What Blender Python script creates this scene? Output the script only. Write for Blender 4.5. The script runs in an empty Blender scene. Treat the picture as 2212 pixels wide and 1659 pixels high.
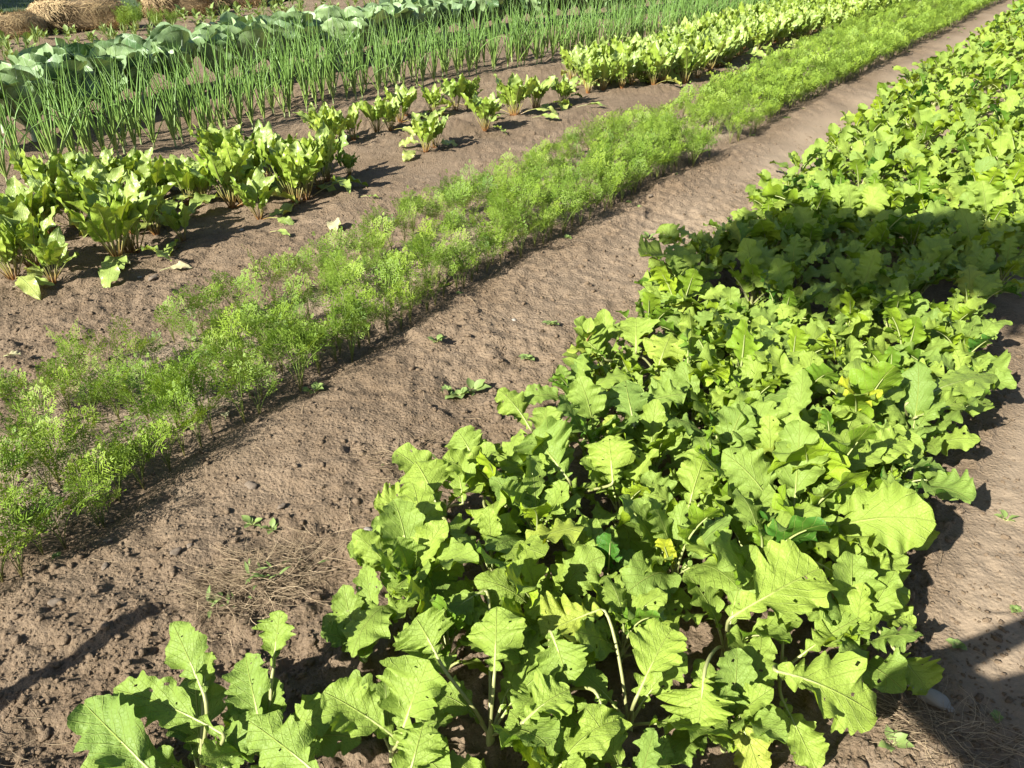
import bpy, math, random
import numpy as np
from mathutils import Vector

# ------------------------------------------------------------------ camera, sky, sun, exposure
C = bpy.context.scene.collection
CAM_H, FPX, PITCH = 1.5, 800.0, math.radians(30.4)
SUN_EL, SUN_AZ = math.radians(34.0), math.radians(225.0)      # azimuth clockwise from +Y
cam_d = bpy.data.cameras.new('camera'); cam = bpy.data.objects.new('camera', cam_d); C.objects.link(cam)
cam.location = (0, 0, CAM_H); cam.rotation_euler = (math.pi / 2 - PITCH, 0, 0)
cam_d.sensor_width = 36; cam_d.lens = 36 * FPX / 1024; cam_d.clip_start = 0.02; cam_d.clip_end = 2000
bpy.context.scene.camera = cam
W = bpy.data.worlds.new("World"); bpy.context.scene.world = W; W.use_nodes = True
wn = W.node_tree.nodes; sky = wn.new('ShaderNodeTexSky'); sky.sky_type = 'NISHITA'; sky.sun_disc = False
sky.sun_elevation = SUN_EL; sky.sun_rotation = SUN_AZ; sky.air_density = 1.0; sky.dust_density = 1.0
W.node_tree.links.new(sky.outputs[0], wn['Background'].inputs[0]); wn['Background'].inputs[1].default_value = 0.052
SUNV = Vector((math.sin(SUN_AZ) * math.cos(SUN_EL), math.cos(SUN_AZ) * math.cos(SUN_EL), math.sin(SUN_EL)))
sd = bpy.data.lights.new('sun', 'SUN'); sd.energy = 5.0; sd.angle = math.radians(0.45); sd.color = (1.0, 0.955, 0.87)
so = bpy.data.objects.new('sun', sd); C.objects.link(so); so.rotation_euler = (-SUNV).to_track_quat('-Z', 'Y').to_euler()
so.location = (0, 0, 20)
vs = bpy.context.scene.view_settings
vs.view_transform = 'Standard'; vs.look = 'None'; vs.gamma = 1.0; vs.exposure = 1.34
cy = bpy.context.scene.cycles
cy.max_bounces = 6; cy.diffuse_bounces = 3; cy.glossy_bounces = 2; cy.transmission_bounces = 4; cy.caustics_reflective = False; cy.caustics_refractive = False

rng = np.random.default_rng(11)
random.seed(5)
U = lambda a, b: float(rng.uniform(a, b))
PI = math.pi

# ------------------------------------------------------------------ where a point of the photo (2212 wide) meets the plane z
def G(x, y, z=0.0):
    r = x * 1024 / 2212 - 512; v = y * 1024 / 2212 - 384
    fw = FPX * math.cos(PITCH) - v * math.sin(PITCH); d = v * math.cos(PITCH) + FPX * math.sin(PITCH)
    k = (CAM_H - z) / d
    return np.array([r * k, fw * k, z])
def px_size(p):          # metres per 2212-px at world point p
    dep = p[1] * math.cos(PITCH) + (CAM_H - p[2]) * math.sin(PITCH)
    return dep / FPX * 1024 / 2212
def in_view(p, m=0.35):
    dep = p[1] * math.cos(PITCH) + (CAM_H - p[2]) * math.sin(PITCH)
    if dep < .1: return False
    dn = (CAM_H - p[2]) * math.cos(PITCH) - p[1] * math.sin(PITCH)
    return abs(p[0]) < dep * .64 + m and abs(dn) < dep * .48 + m

# ------------------------------------------------------------------ noise and ground height
def _h(ix, iy, s):
    n = (ix.astype(np.int64) * 374761393 + iy.astype(np.int64) * 668265263 + s * 974634777) & 0x7fffffff
    n = ((n ^ (n >> 13)) * 1274126177) & 0x7fffffff
    n = (n ^ (n >> 16)) & 0xffffff
    return n / float(0xffffff)
def vnoise(x, y, s=0):
    x = np.asarray(x, float); y = np.asarray(y, float)
    ix = np.floor(x); iy = np.floor(y); fx = x - ix; fy = y - iy
    fx = fx * fx * (3 - 2 * fx); fy = fy * fy * (3 - 2 * fy)
    a = _h(ix, iy, s); b = _h(ix + 1, iy, s); c = _h(ix, iy + 1, s); d = _h(ix + 1, iy + 1, s)
    return (a * (1 - fx) + b * fx) * (1 - fy) + (c * (1 - fx) + d * fx) * fy - 0.5
def polydist(x, y, pts):
    """signed distance to an open polyline (positive on its right-hand side going up the list)"""
    best = np.full(np.shape(x), 1e9); sg = np.zeros(np.shape(x))
    for (ax, ay), (bx, by) in zip(pts[:-1], pts[1:]):
        dx, dy = bx - ax, by - ay; L2 = dx * dx + dy * dy
        t = np.clip(((x - ax) * dx + (y - ay) * dy) / L2, 0, 1)
        d = np.hypot(x - ax - t * dx, y - ay - t * dy); s = np.sign((x - ax) * dy - (y - ay) * dx)
        m = d < best; best = np.where(m, d, best); sg = np.where(m, s, sg)
    return best * sg
CARR = [tuple(G(*q)[:2]) for q in [(-500, 1560), (0, 1225), (200, 1110), (350, 990), (540, 880), (720, 780), (930, 640), (1160, 520), (1370, 400), (1550, 310), (1700, 225), (1900, 130), (2130, 10)]]
CARR.append((18.0, 29.0))
CARL = [tuple(G(*q, .2)[:2]) for q in [(-500, 1010), (0, 800), (180, 700), (500, 600), (820, 470), (1160, 300), (1500, 185), (1700, 105), (1870, 25)]]
CARL.append((15.5, 29.0))
MUSL = [tuple(G(*q, .17)[:2]) for q in [(600, 1760), (690, 1480), (760, 1180), (830, 1050), (1000, 935), (1090, 860), (1230, 740), (1400, 565), (1570, 450), (1700, 335), (1850, 235), (2000, 135), (2150, 40)]]
MUSL.append((17.0, 27.0))
MUSR = [tuple(G(*q, .15)[:2]) for q in [(1560, 1800), (1640, 1560), (1860, 1540), (1990, 1400), (1975, 1250), (2030, 1080), (2130, 890), (2200, 740)]]
MUSR += [(2.75, 3.9), (6.0, 8.4), (19.5, 27.0)]
def seg_y(pts, y):
    ys = [p[1] for p in pts]; xs = [p[0] for p in pts]
    return np.interp(y, ys, xs)
def rough(x, y):
    r = 0.55 + 0.9 * vnoise(x / 1.1 + 7, y / 1.1 + 3, 9) + .35 * np.clip((2.6 - y) / 2, 0, 1) * (np.asarray(x) < 0)
    r = r + np.where((polydist(x, y, CARR) > .35) & (np.asarray(y) > 3), -.35, 0)
    r = r + np.where((np.asarray(x) > seg_y(MUSR, y) + .05) & (np.asarray(y) < 4), -.38, 0)
    return np.clip(r, .14, 1.2)
def ridged(x, y, s):
    return 1 - np.abs(vnoise(x, y, s)) * 4
def ground_z(x, y):
    x = np.asarray(x, float); y = np.asarray(y, float)
    r = rough(x, y)
    wx = x + .02 * vnoise(x / .09, y / .09, 31); wy = y + .02 * vnoise(x / .09, y / .09, 32)
    z = .045 * vnoise(x / 1.3, y / 1.3, 1) + .035 * vnoise(x / .45, y / .45, 2)
    z = z + r * (.036 * vnoise(wx / .17, wy / .17, 3) + .030 * vnoise(wx / .075, wy / .075, 4)
                 + .020 * vnoise(x / .034, y / .034, 5) + .011 * vnoise(x / .018, y / .018, 6))
    cl = np.clip(vnoise(wx / .05, wy / .05, 8) * 2 - .25, 0, 1); c2 = np.clip(vnoise(wx / .026 + 9, wy / .026, 18) * 2 - .3, 0, 1)
    z = z + r * (.019 * np.sqrt(cl) + .013 * np.sqrt(c2)) - r * .009 * np.clip(vnoise(wx / .11 + 3, wy / .11, 28) * 2 - .55, 0, 1)
    d = polydist(x, y, CARR)
    z = z - .028 * np.exp(-((d - .05) / .05) ** 2) + .018 * np.exp(-((d + .12) / .1) ** 2) + .02 * np.exp(-((d - .3) / .2) ** 2)
    return z
def gz(x, y): return float(ground_z(np.array([x]), np.array([y]))[0])

# ------------------------------------------------------------------ mesh collector (all quads; per-vertex attribute luv = along, across, tint)
class MB:
    def __init__(s): s.v = []; s.f = []; s.a = []; s.n = 0
    def add(s, v, f, a=None):
        v = np.asarray(v, float).reshape(-1, 3); f = np.asarray(f, int).reshape(-1, 4)
        s.v.append(v); s.f.append(f + s.n); s.n += len(v)
        s.a.append(np.zeros((len(v), 3)) if a is None else np.asarray(a, float).reshape(-1, 3))
    def arrays(s): return np.concatenate(s.v), np.concatenate(s.f), np.concatenate(s.a)
    def mesh(s, name, mat, smooth=True):
        v, f, a = s.arrays()
        return mesh_from(name, v, f, a, mat, smooth)
def mesh_from(name, v, f, a, mat, smooth=True):
    me = bpy.data.meshes.new(name); nf = len(f); k = f.shape[1]
    me.vertices.add(len(v)); me.vertices.foreach_set('co', v.astype(np.float32).ravel())
    me.loops.add(nf * k); me.loops.foreach_set('vertex_index', f.astype(np.int32).ravel())
    me.polygons.add(nf); me.polygons.foreach_set('loop_start', np.arange(0, nf * k, k, dtype=np.int32))
    me.polygons.foreach_set('loop_total', np.full(nf, k, dtype=np.int32))
    if smooth: me.polygons.foreach_set('use_smooth', np.ones(nf, dtype=bool))
    if a is not None:
        at = me.attributes.new('luv', 'FLOAT_VECTOR', 'POINT'); at.data.foreach_set('vector', a.astype(np.float32).ravel())
    me.update(calc_edges=True); me.materials.append(mat); return me
def ob(name, me, parent=None):
    o = bpy.data.objects.new(name, me); C.objects.link(o); o.parent = parent; return o
def empty(name, loc=(0, 0, 0)):
    o = bpy.data.objects.new(name, None); C.objects.link(o); o.location = loc; o.empty_display_size = .05; return o
def tag(o, label=None, cat=None, group=None, kind=None):
    for k, v in (('label', label), ('category', cat), ('group', group), ('kind', kind)):
        if v: o[k] = v
    return o
def quads(n, m, wrap=False):
    i = np.arange(n - 1)[:, None]; j = np.arange(m if wrap else m - 1)[None, :]; j2 = (j + 1) % m
    return np.stack([i * m + j, i * m + j2, (i + 1) * m + j2, (i + 1) * m + j], -1).reshape(-1, 4)
def nrm(a): return a / np.maximum(np.linalg.norm(a, axis=-1, keepdims=True), 1e-9)
def tube(mb, P, R, k=5, tint=0.5):
    P = np.asarray(P, float); n = len(P); R = np.broadcast_to(np.asarray(R, float), (n,))
    T = nrm(np.gradient(P, axis=0)); ref = np.array([0, 0, 1.0]) if abs(T[0, 2]) < .9 else np.array([1.0, 0, 0])
    A = nrm(np.cross(T, ref)); B = np.cross(T, A); th = np.arange(k) * 2 * PI / k
    V = P[:, None] + R[:, None, None] * (np.cos(th)[None, :, None] * A[:, None] + np.sin(th)[None, :, None] * B[:, None])
    u = np.repeat(np.linspace(0, 1, n), k); a = np.stack([u, np.zeros_like(u), np.full_like(u, tint)], -1)
    mb.add(V, quads(n, k, True), a)

# ------------------------------------------------------------------ leaf blades
def n1(x, s):      # smooth 1-D noise -1..1
    return vnoise(np.asarray(x, float), np.full(np.shape(x), s * 3.7), int(s) % 97) * 2
def _r1(x): return (math.sin(x * 127.1 + 3.3) * 43758.545) % 1
def prof_mustard(u, s):
    t = np.clip((u - .26) / .74, 0, 1)
    term = np.power(np.clip(np.sin(PI * np.power(t, .72)), 0, 1), .62) * (.78 + .3 * t)
    lob = .36 * np.abs(np.sin(PI * u / .15 + s % 2)) * (u < .34) * (0.4 + u * 2) + .05
    w = np.where(u < .30, lob, np.maximum(term, .05)) ; w = np.where((u > .26) & (u < .30), np.maximum(term, lob), w)
    for k in range(3):
        c = .30 + .52 * _r1(s + k * 3.1); w = w * (1 - (.07 + .28 * _r1(s + k * 7.7 + 1) ** 2) * np.exp(-((u - c) / .03) ** 2))
    w = w * (1 + .14 * n1(u * 5.5, s + 1)) * (.92 + .17 * np.abs(np.sin(PI * u * 5.5 + s)) ** .7)
    return w
def prof_beet(u, s):
    return np.power(np.clip(np.sin(PI * np.power(u, .78)), 0, 1), .8) * (1 + .08 * n1(u * 6, s))
def prof_cab(u, s):
    return np.power(np.clip(np.sin(PI * np.power(u, .95)), 0, 1), .48) * (1 + .07 * n1(u * 6, s))
def prof_lance(u, s):
    return np.power(np.clip(np.sin(PI * np.power(u, .8)), 0, 1), 1.0)
def blade(mb, Cc, S, N, Wd, prof, nv=6, ruffle=.16, rf=5.5, teeth=.07, cup=.25, shear=.16, tint=.5, holes=0, blister=.02, fold=0.0):
    """Cc,S,N: centre line, side and normal vectors sampled along the blade"""
    n = len(Cc); u = np.linspace(0, 1, n); s0 = U(0, 60); vv = np.linspace(-1, 1, 2 * nv + 1)
    wl = prof(u, s0) * Wd; wr = prof(u, s0 + 13) * Wd
    if teeth:
        kt = max(5.0, n / 4.2)
        wl = wl * (1 + teeth * (np.abs(np.sin(PI * kt * u + 1.5 * n1(u * 7, s0))) ** .8 + .6 * n1(u * 16, s0 + 5)))
        wr = wr * (1 + teeth * (np.abs(np.sin(PI * kt * u + 1 + 1.5 * n1(u * 7, s0 + 2))) ** .8 + .6 * n1(u * 16, s0 + 6)))
    w = np.where(vv[None, :] < 0, wl[:, None], wr[:, None])            # n x m
    av = np.abs(vv)[None, :]; sg = np.sign(vv)[None, :]
    L = np.linalg.norm(Cc[-1] - Cc[0]); T = nrm(np.gradient(Cc, axis=0))
    uu = u[:, None]
    env = np.sin(PI * np.clip(uu * .96 + .02, 0, 1)) ** .5
    ph1, ph2, ph3 = U(0, 6.28), U(0, 6.28), U(0, 6.28)
    side_ph = np.where(sg < 0, ph1, ph2)
    ru = ruffle * Wd * av ** 2.2 * env * (np.sin(2 * PI * rf * uu + side_ph) * .6 + np.sin(2 * PI * rf * .43 * uu + side_ph * 1.7 + ph3) * .8
        + .5 * n1((uu * rf * 3.1 + sg * 9 + s0), s0 % 9))
    cu = cup * Wd * (av ** 1.4) * (w / Wd)
    th = fold * av
    lat = vv[None, :] * w * np.cos(th); up = cu * 1.0 + ru + w * av * np.sin(th)
    up = up + blister * Wd * n1(uu * 22 + vv[None, :] * 7.3 + s0, s0 % 7) * (av > .05)
    fwd = shear * w * av * (1 - uu) + .05 * Wd * av * n1(uu * 12 + sg * 5, s0 % 5 + 2)
    V = Cc[:, None] + S[:, None] * lat[..., None] + N[:, None] * up[..., None] + T[:, None] * fwd[..., None]
    a = np.stack([np.broadcast_to(uu, w.shape), np.broadcast_to(vv[None, :], w.shape) * np.clip(w / Wd, 0, 1.4), np.full(w.shape, tint)], -1)
    q = quads(n, 2 * nv + 1)
    if holes:
        m = 2 * nv; keep = np.ones(len(q), bool)
        for _ in range(holes):
            i = int(U(.4, .92) * (n - 1)); j = int(U(.05, .95) * m)
            keep[min(i * m + j, len(q) - 1)] = False
            if U(0, 1) < .4: keep[min((i + 1) * m + j, len(q) - 1)] = False
        q = q[keep]
    mb.add(V, q, a)
def rosette_leaf(fol, stm, base, az, e0, e1, L, Wd, pf, prof, nu=26, rp=.004, tint=.5, roll=0., azb=0., k=5, mid=.75, **kw):
    """a petiole rising from base then a blade: elevation bends from e0 to e1"""
    n = 60; s = np.linspace(0, 1, n); e = e0 + (e1 - e0) * s ** 1.5; a = az + azb * s ** 2
    T = np.stack([np.cos(e) * np.cos(a), np.cos(e) * np.sin(a), np.sin(e)], -1)
    P = np.asarray(base) + np.concatenate([[[0, 0, 0]], np.cumsum((T[1:] + T[:-1]) / 2, 0)]) * L / (n - 1)
    S = np.stack([-np.sin(a), np.cos(a), 0 * a], -1); N = np.cross(T, S)
    r = roll * s; S2 = S * np.cos(r)[:, None] + N * np.sin(r)[:, None]; N2 = np.cross(T, S2)
    us = pf + (1 - pf) * (np.linspace(0, 1, nu)); us[-1] = 1
    f = lambda A: np.stack([np.interp(us, s, A[:, i]) for i in range(3)], -1)
    Cc = f(P); Sb = nrm(f(S2)); Nb = nrm(f(N2))
    blade(fol, Cc, Sb, Nb, Wd, prof, tint=tint, **kw)
    ps = np.linspace(0, pf + (1 - pf) * mid, 12)
    g = lambda A: np.stack([np.interp(ps, s, A[:, i]) for i in range(3)], -1)
    tube(stm, g(P) - g(N2) * rp * .55, rp * (1 - .75 * np.linspace(0, 1, 12) ** 1.2), k, tint)
def leaf_between(fol, stm, root, P0, P1, Wd, prof, up, arch=.12, nu=44, rp=.0036, tint=.5, **kw):
    """a blade spanning two given points, its stalk running down to the plant's root"""
    P0 = np.asarray(P0, float); P1 = np.asarray(P1, float); L = np.linalg.norm(P1 - P0); t = np.linspace(0, 1, nu)[:, None]
    M = (P0 + P1) / 2 + np.array([0, 0, arch * L]) + np.array([U(-.04, .04) * L, U(-.04, .04) * L, 0])
    Cc = (1 - t) ** 2 * P0 + 2 * t * (1 - t) * M + t * t * P1
    T = nrm(np.gradient(Cc, axis=0)); S = nrm(np.cross(T, np.asarray(up, float))); N = np.cross(S, T)
    S = -S; N = np.where(N[:, 2:3] < 0, N, N)
    blade(fol, Cc, S, N, Wd, prof, tint=tint, **kw)
    root = np.asarray(root, float); q = np.linspace(0, 1, 10)[:, None]
    d0 = nrm(Cc[1] - Cc[0]); dd = np.linalg.norm(P0 - root); K1 = root + (P0 - root) * .2 + np.array([0, 0, dd * .28]); al = float(np.dot(d0, (P0 - root) / max(dd, 1e-6))); K2 = P0 - d0 * dd * (.10 + .2 * max(0., al))
    A = (1 - q) ** 3 * root + 3 * q * (1 - q) ** 2 * K1 + 3 * q * q * (1 - q) * K2 + q ** 3 * P0
    B = Cc[:int(nu * .75)] - N[:int(nu * .75)] * rp * .5
    PP = np.concatenate([A[:-1], B]); r = np.concatenate([np.full(9, rp * 1.05), rp * np.linspace(1, .25, len(B))])
    tube(stm, PP, r, 6, tint)

# ------------------------------------------------------------------ materials
def nt(name):
    m = bpy.data.materials.new(name); m.use_nodes = True; t = m.node_tree
    for n in list(t.nodes): t.nodes.remove(n)
    return m, t
class NG:
    def __init__(s, t): s.t = t
    def new(s, ty, **kw):
        n = s.t.nodes.new(ty)
        for k, v in kw.items(): setattr(n, k, v)
        return n
    def lk(s, a, b): s.t.links.new(a, b)
    def put(s, inp, v):
        if isinstance(v, (int, float)): inp.default_value = v
        elif isinstance(v, tuple): inp.default_value = v if len(v) == 4 or inp.type == 'VECTOR' else (*v, 1)
        else: s.lk(v, inp)
    def math(s, op, a, b=0.0, c=None, clamp=False):
        n = s.new('ShaderNodeMath', operation=op, use_clamp=clamp); s.put(n.inputs[0], a); s.put(n.inputs[1], b)
        if c is not None: s.put(n.inputs[2], c)
        return n.outputs[0]
    def mix(s, f, a, b, mode='MIX'):
        n = s.new('ShaderNodeMix', data_type='RGBA', blend_type=mode); s.put(n.inputs[0], f); s.put(n.inputs[6], a); s.put(n.inputs[7], b); return n.outputs[2]
    def noise(s, vec, sc, det=3, rough=.55, dist=0):
        n = s.new('ShaderNodeTexNoise'); s.lk(vec, n.inputs['Vector']); n.inputs['Scale'].default_value = sc; n.inputs['Detail'].default_value = det
        n.inputs['Roughness'].default_value = rough; n.inputs['Distortion'].default_value = dist; return n.outputs[0]
    def ramp(s, f, st):
        n = s.new('ShaderNodeValToRGB'); s.lk(f, n.inputs[0]); r = n.color_ramp
        while len(r.elements) < len(st): r.elements.new(.5)
        for e, (p, c) in zip(r.elements, st): e.position = p; e.color = (*c, 1)
        return n.outputs[0]
    def rng(s, v, a, b, c=0., d=1.):
        n = s.new('ShaderNodeMapRange'); s.put(n.inputs[0], v); n.inputs[1].default_value = a; n.inputs[2].default_value = b; n.inputs[3].default_value = c; n.inputs[4].default_value = d; return n.outputs[0]
def leaf_mat(name, dark, light, yellow, veinc, under, nveins=7, rise=.9, transl=.3, rough=.5, bump=.6, crinkle=60, ycut=.86, spec=.4):
    m, t = nt(name); g = NG(t)
    at = g.new('ShaderNodeAttribute', attribute_name='luv'); sp = g.new('ShaderNodeSeparateXYZ'); g.lk(at.outputs['Vector'], sp.inputs[0])
    u, v, ti = sp.outputs; tc = g.new('ShaderNodeTexCoord'); oi = g.new('ShaderNodeObjectInfo')
    dn = g.noise(tc.outputs['Object'], 28, 2)
    av = g.math('ABSOLUTE', v)
    ph = g.math('ADD', g.math('SUBTRACT', g.math('MULTIPLY', u, nveins), g.math('MULTIPLY', av, rise * nveins * .45)), g.math('MULTIPLY', dn, .5))
    fr = g.math('ABSOLUTE', g.math('SUBTRACT', g.math('FRACT', ph), .5))        # .5 at the vein
    side = g.rng(fr, .445, .5)
    midw = g.math('MULTIPLY_ADD', u, -.05, .065)
    mid = g.math('SUBTRACT', 1.0, g.math('DIVIDE', av, midw), clamp=True)
    vor = g.new('ShaderNodeTexVoronoi', feature='DISTANCE_TO_EDGE'); vor.inputs['Scale'].default_value = crinkle; g.lk(tc.outputs['Object'], vor.inputs['Vector'])
    net = g.rng(vor.outputs['Distance'], .0, .12, 1., 0.)
    vein = g.math('MAXIMUM', g.math('MULTIPLY', mid, .9), g.math('MULTIPLY', side, .42)); vein = g.math('MAXIMUM', vein, g.math('MULTIPLY', net, .03))
    hue = g.math('ADD', g.math('MULTIPLY', ti, .75), g.math('MULTIPLY', oi.outputs['Random'], .32))
    hue = g.math('ADD', hue, g.math('MULTIPLY', g.math('SUBTRACT', g.noise(tc.outputs['Object'], 9, 2), .5), .45))
    col = g.mix(g.rng(hue, .15, .8), dark, light)
    col = g.mix(g.rng(ti, ycut, 1.0), col, yellow)
    spk = g.noise(tc.outputs['Object'], 240, 1)
    col = g.mix(g.rng(spk, .74, .80, 0, .5), col, tuple(c * .25 for c in dark))
    col = g.mix(vein, col, veinc)
    geo = g.new('ShaderNodeNewGeometry'); col2 = g.mix(g.math('MULTIPLY', geo.outputs['Backfacing'], .6), col, under)
    hgt = g.math('SUBTRACT', g.math('MULTIPLY', g.math('SUBTRACT', 1.0, net), .11), g.math('MULTIPLY', g.math('MAXIMUM', g.math('MULTIPLY', side, .55), mid), .45))
    hgt = g.math('ADD', hgt, g.math('MULTIPLY', g.noise(tc.outputs['Object'], 45, 3), .9))
    bp = g.new('ShaderNodeBump'); bp.inputs['Strength'].default_value = bump; bp.inputs['Distance'].default_value = .006; g.lk(hgt, bp.inputs['Height'])
    pb = g.new('ShaderNodeBsdfPrincipled'); g.lk(col2, pb.inputs['Base Color']); pb.inputs['Roughness'].default_value = rough
    pb.inputs['Specular IOR Level'].default_value = spec; g.lk(bp.outputs[0], pb.inputs['Normal'])
    tr = g.new('ShaderNodeBsdfTranslucent'); g.lk(g.mix(1.0, col, (1.1, 1.0, .5), 'MULTIPLY'), tr.inputs[0]); g.lk(bp.outputs[0], tr.inputs['Normal'])
    mx = g.new('ShaderNodeMixShader'); mx.inputs[0].default_value = transl; g.lk(pb.outputs[0], mx.inputs[1]); g.lk(tr.outputs[0], mx.inputs[2])
    out = g.new('ShaderNodeOutputMaterial'); g.lk(mx.outputs[0], out.inputs[0]); return m
def stalk_mat(name, base, top, rough=.45, vary=.25):
    m, t = nt(name); g = NG(t)
    at = g.new('ShaderNodeAttribute', attribute_name='luv'); sp = g.new('ShaderNodeSeparateXYZ'); g.lk(at.outputs['Vector'], sp.inputs[0])
    tc = g.new('ShaderNodeTexCoord'); n = g.noise(tc.outputs['Object'], 60, 3)
    col = g.mix(g.rng(sp.outputs[0], .0, .45), base, top); col = g.mix(g.math('MULTIPLY', n, vary), col, tuple(c * .4 for c in base))
    pb = g.new('ShaderNodeBsdfPrincipled'); g.lk(col, pb.inputs['Base Color']); pb.inputs['Roughness'].default_value = rough
    out = g.new('ShaderNodeOutputMaterial'); g.lk(pb.outputs[0], out.inputs[0]); return m
def plain(name, c1, c2, sc=30, rough=.8, bump=.3, bd=.004, metallic=0, streak=None):
    m, t = nt(name); g = NG(t); tc = g.new('ShaderNodeTexCoord'); vec = tc.outputs['Object']
    if streak:
        mp = g.new('ShaderNodeMapping'); mp.inputs['Scale'].default_value = streak; g.lk(vec, mp.inputs[0]); vec = mp.outputs[0]
    n = g.noise(vec, sc, 5, .6); n2 = g.noise(vec, sc * 4, 3)
    at = g.new('ShaderNodeAttribute', attribute_name='luv'); sp = g.new('ShaderNodeSeparateXYZ'); g.lk(at.outputs['Vector'], sp.inputs[0])
    f = g.math('ADD', n, g.math('MULTIPLY', g.math('SUBTRACT', sp.outputs[2], .5), .8))
    col = g.mix(g.rng(f, .3, .7), c1, c2)
    pb = g.new('ShaderNodeBsdfPrincipled'); g.lk(col, pb.inputs['Base Color']); pb.inputs['Roughness'].default_value = rough; pb.inputs['Metallic'].default_value = metallic
    if bump:
        bp = g.new('ShaderNodeBump'); bp.inputs['Strength'].default_value = bump; bp.inputs['Distance'].default_value = bd; g.lk(g.math('ADD', n, g.math('MULTIPLY', n2, .5)), bp.inputs['Height']); g.lk(bp.outputs[0], pb.inputs['Normal'])
    out = g.new('ShaderNodeOutputMaterial'); g.lk(pb.outputs[0], out.inputs[0]); return m
def soil_mat():
    m, t = nt('garden_soil'); g = NG(t); tc = g.new('ShaderNodeTexCoord'); P = tc.outputs['Object']
    at = g.new('ShaderNodeAttribute', attribute_name='luv'); sp = g.new('ShaderNodeSeparateXYZ'); g.lk(at.outputs['Vector'], sp.inputs[0])
    big = g.noise(P, 1.3, 4, .6); mid = g.noise(P, 14, 5, .65); fine = g.noise(P, 140, 4, .7); gr = g.noise(P, 420, 2, .6)
    col = g.mix(g.rng(big, .35, .65), (.195, .142, .090), (.262, .198, .134))
    col = g.mix(g.rng(mid, .35, .7, 0, .7), col, (.150, .105, .064))
    col = g.mix(g.rng(fine, .52, .72, 0, .45), col, (.29, .22, .16))
    col = g.mix(g.rng(gr, .62, .72, 0, .5), col, (.38, .31, .24))
    col = g.mix(g.rng(gr, .30, .38, .5, 0), col, (.06, .04, .03))
    col = g.mix(g.math('MULTIPLY', sp.outputs[0], g.rng(mid, .2, .7, .4, 1.)), col, (.34, .27, .19))   # pale sandy strip below the carrots
    col = g.mix(g.math('MULTIPLY', sp.outputs[1], .85), col, (.285, .222, .155))                       # worn dusty path
    v = g.new('ShaderNodeTexVoronoi'); v.inputs['Scale'].default_value = 75; g.lk(P, v.inputs['Vector'])
    h = g.math('ADD', g.math('MULTIPLY', mid, .5), g.math('MULTIPLY', fine, .45)); h = g.math('ADD', h, g.math('MULTIPLY', gr, .22))
    h = g.math('ADD', h, g.math('MULTIPLY', g.rng(v.outputs['Distance'], 0, .6, 1, 0), .3))
    bp = g.new('ShaderNodeBump'); g.lk(g.rng(sp.outputs[1], 0, 1, 1., .4), bp.inputs['Strength']); bp.inputs['Distance'].default_value = .018; g.lk(h, bp.inputs['Height'])
    pb = g.new('ShaderNodeBsdfPrincipled'); g.lk(col, pb.inputs['Base Color']); pb.inputs['Roughness'].default_value = .95; pb.inputs['Specular IOR Level'].default_value = .15
    g.lk(bp.outputs[0], pb.inputs['Normal']); out = g.new('ShaderNodeOutputMaterial'); g.lk(pb.outputs[0], out.inputs[0]); return m
M = {}
M['soil'] = soil_mat()
M['mustard'] = leaf_mat('mustard_leaf', (.055, .165, .018), (.295, .415, .024), (.52, .47, .04), (.47, .52, .13), (.27, .36, .08), nveins=7, transl=.28, rough=.55, spec=.28, bump=.8, crinkle=130, ycut=.88)
M['mustard_stem'] = stalk_mat('mustard_stalk', (.30, .30, .12), (.42, .48, .18))
M['beet'] = leaf_mat('beet_leaf', (.10, .21, .018), (.34, .46, .06), (.52, .50, .12), (.40, .42, .16), (.30, .38, .12), nveins=8, transl=.25, rough=.38, bump=.7, crinkle=50, ycut=.88, spec=.55)
M['beet_stem'] = stalk_mat('beet_stalk', (.26, .10, .035), (.36, .40, .13), .3)
M['cabbage'] = leaf_mat('cabbage_leaf', (.075, .15, .052), (.28, .40, .17), (.42, .48, .28), (.44, .52, .38), (.20, .29, .15), nveins=6, rise=1.3, transl=.14, rough=.42, bump=.4, crinkle=30, ycut=.93, spec=.5)
M['cabbage_stem'] = stalk_mat('cabbage_stalk', (.35, .42, .28), (.42, .50, .36))
M['onion'] = stalk_mat('onion_leaf', (.27, .37, .085), (.14, .265, .05), .45, .3)
M['onion_base'] = stalk_mat('onion_neck', (.36, .33, .24), (.34, .42, .17), .4, .2)
M['carrot'] = leaf_mat('carrot_leaf', (.085, .18, .014), (.25, .36, .035), (.45, .46, .07), (.28, .40, .06), (.22, .34, .06), transl=.3, rough=.55, bump=.0, ycut=.95)
M['carrot_stem'] = stalk_mat('carrot_stalk', (.16, .12, .045), (.20, .30, .05), .5)
M['weed'] = leaf_mat('weed_leaf', (.11, .19, .035), (.25, .35, .08), (.42, .44, .1), (.28, .36, .15), (.22, .3, .1), transl=.25, rough=.55, bump=.2)
M['dry'] = plain('dry_grass', (.20, .145, .085), (.44, .34, .21), 20, .8, 0)
M['straw'] = plain('straw_blade', (.22, .145, .065), (.46, .34, .17), 6, .75, 0)
M['straw_core'] = plain('straw_core', (.10, .065, .03), (.30, .21, .10), 9, .9, 1., .03, streak=(1, 1, 5))
M['stone'] = plain('stone', (.16, .125, .09), (.27, .215, .165), 25, .8, .5)
M['pale_stone'] = plain('pale_stone', (.30, .27, .23), (.46, .42, .36), 25, .7, .4)
M['clod'] = M['soil']
M['lawn'] = plain('lawn_soil', (.03, .05, .015), (.05, .09, .02), 8, .9, .3)
M['grass'] = leaf_mat('grass_blade', (.04, .10, .015), (.07, .15, .02), (.2, .2, .05), (.08, .14, .03), (.06, .11, .02), transl=.3, bump=0)
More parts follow.
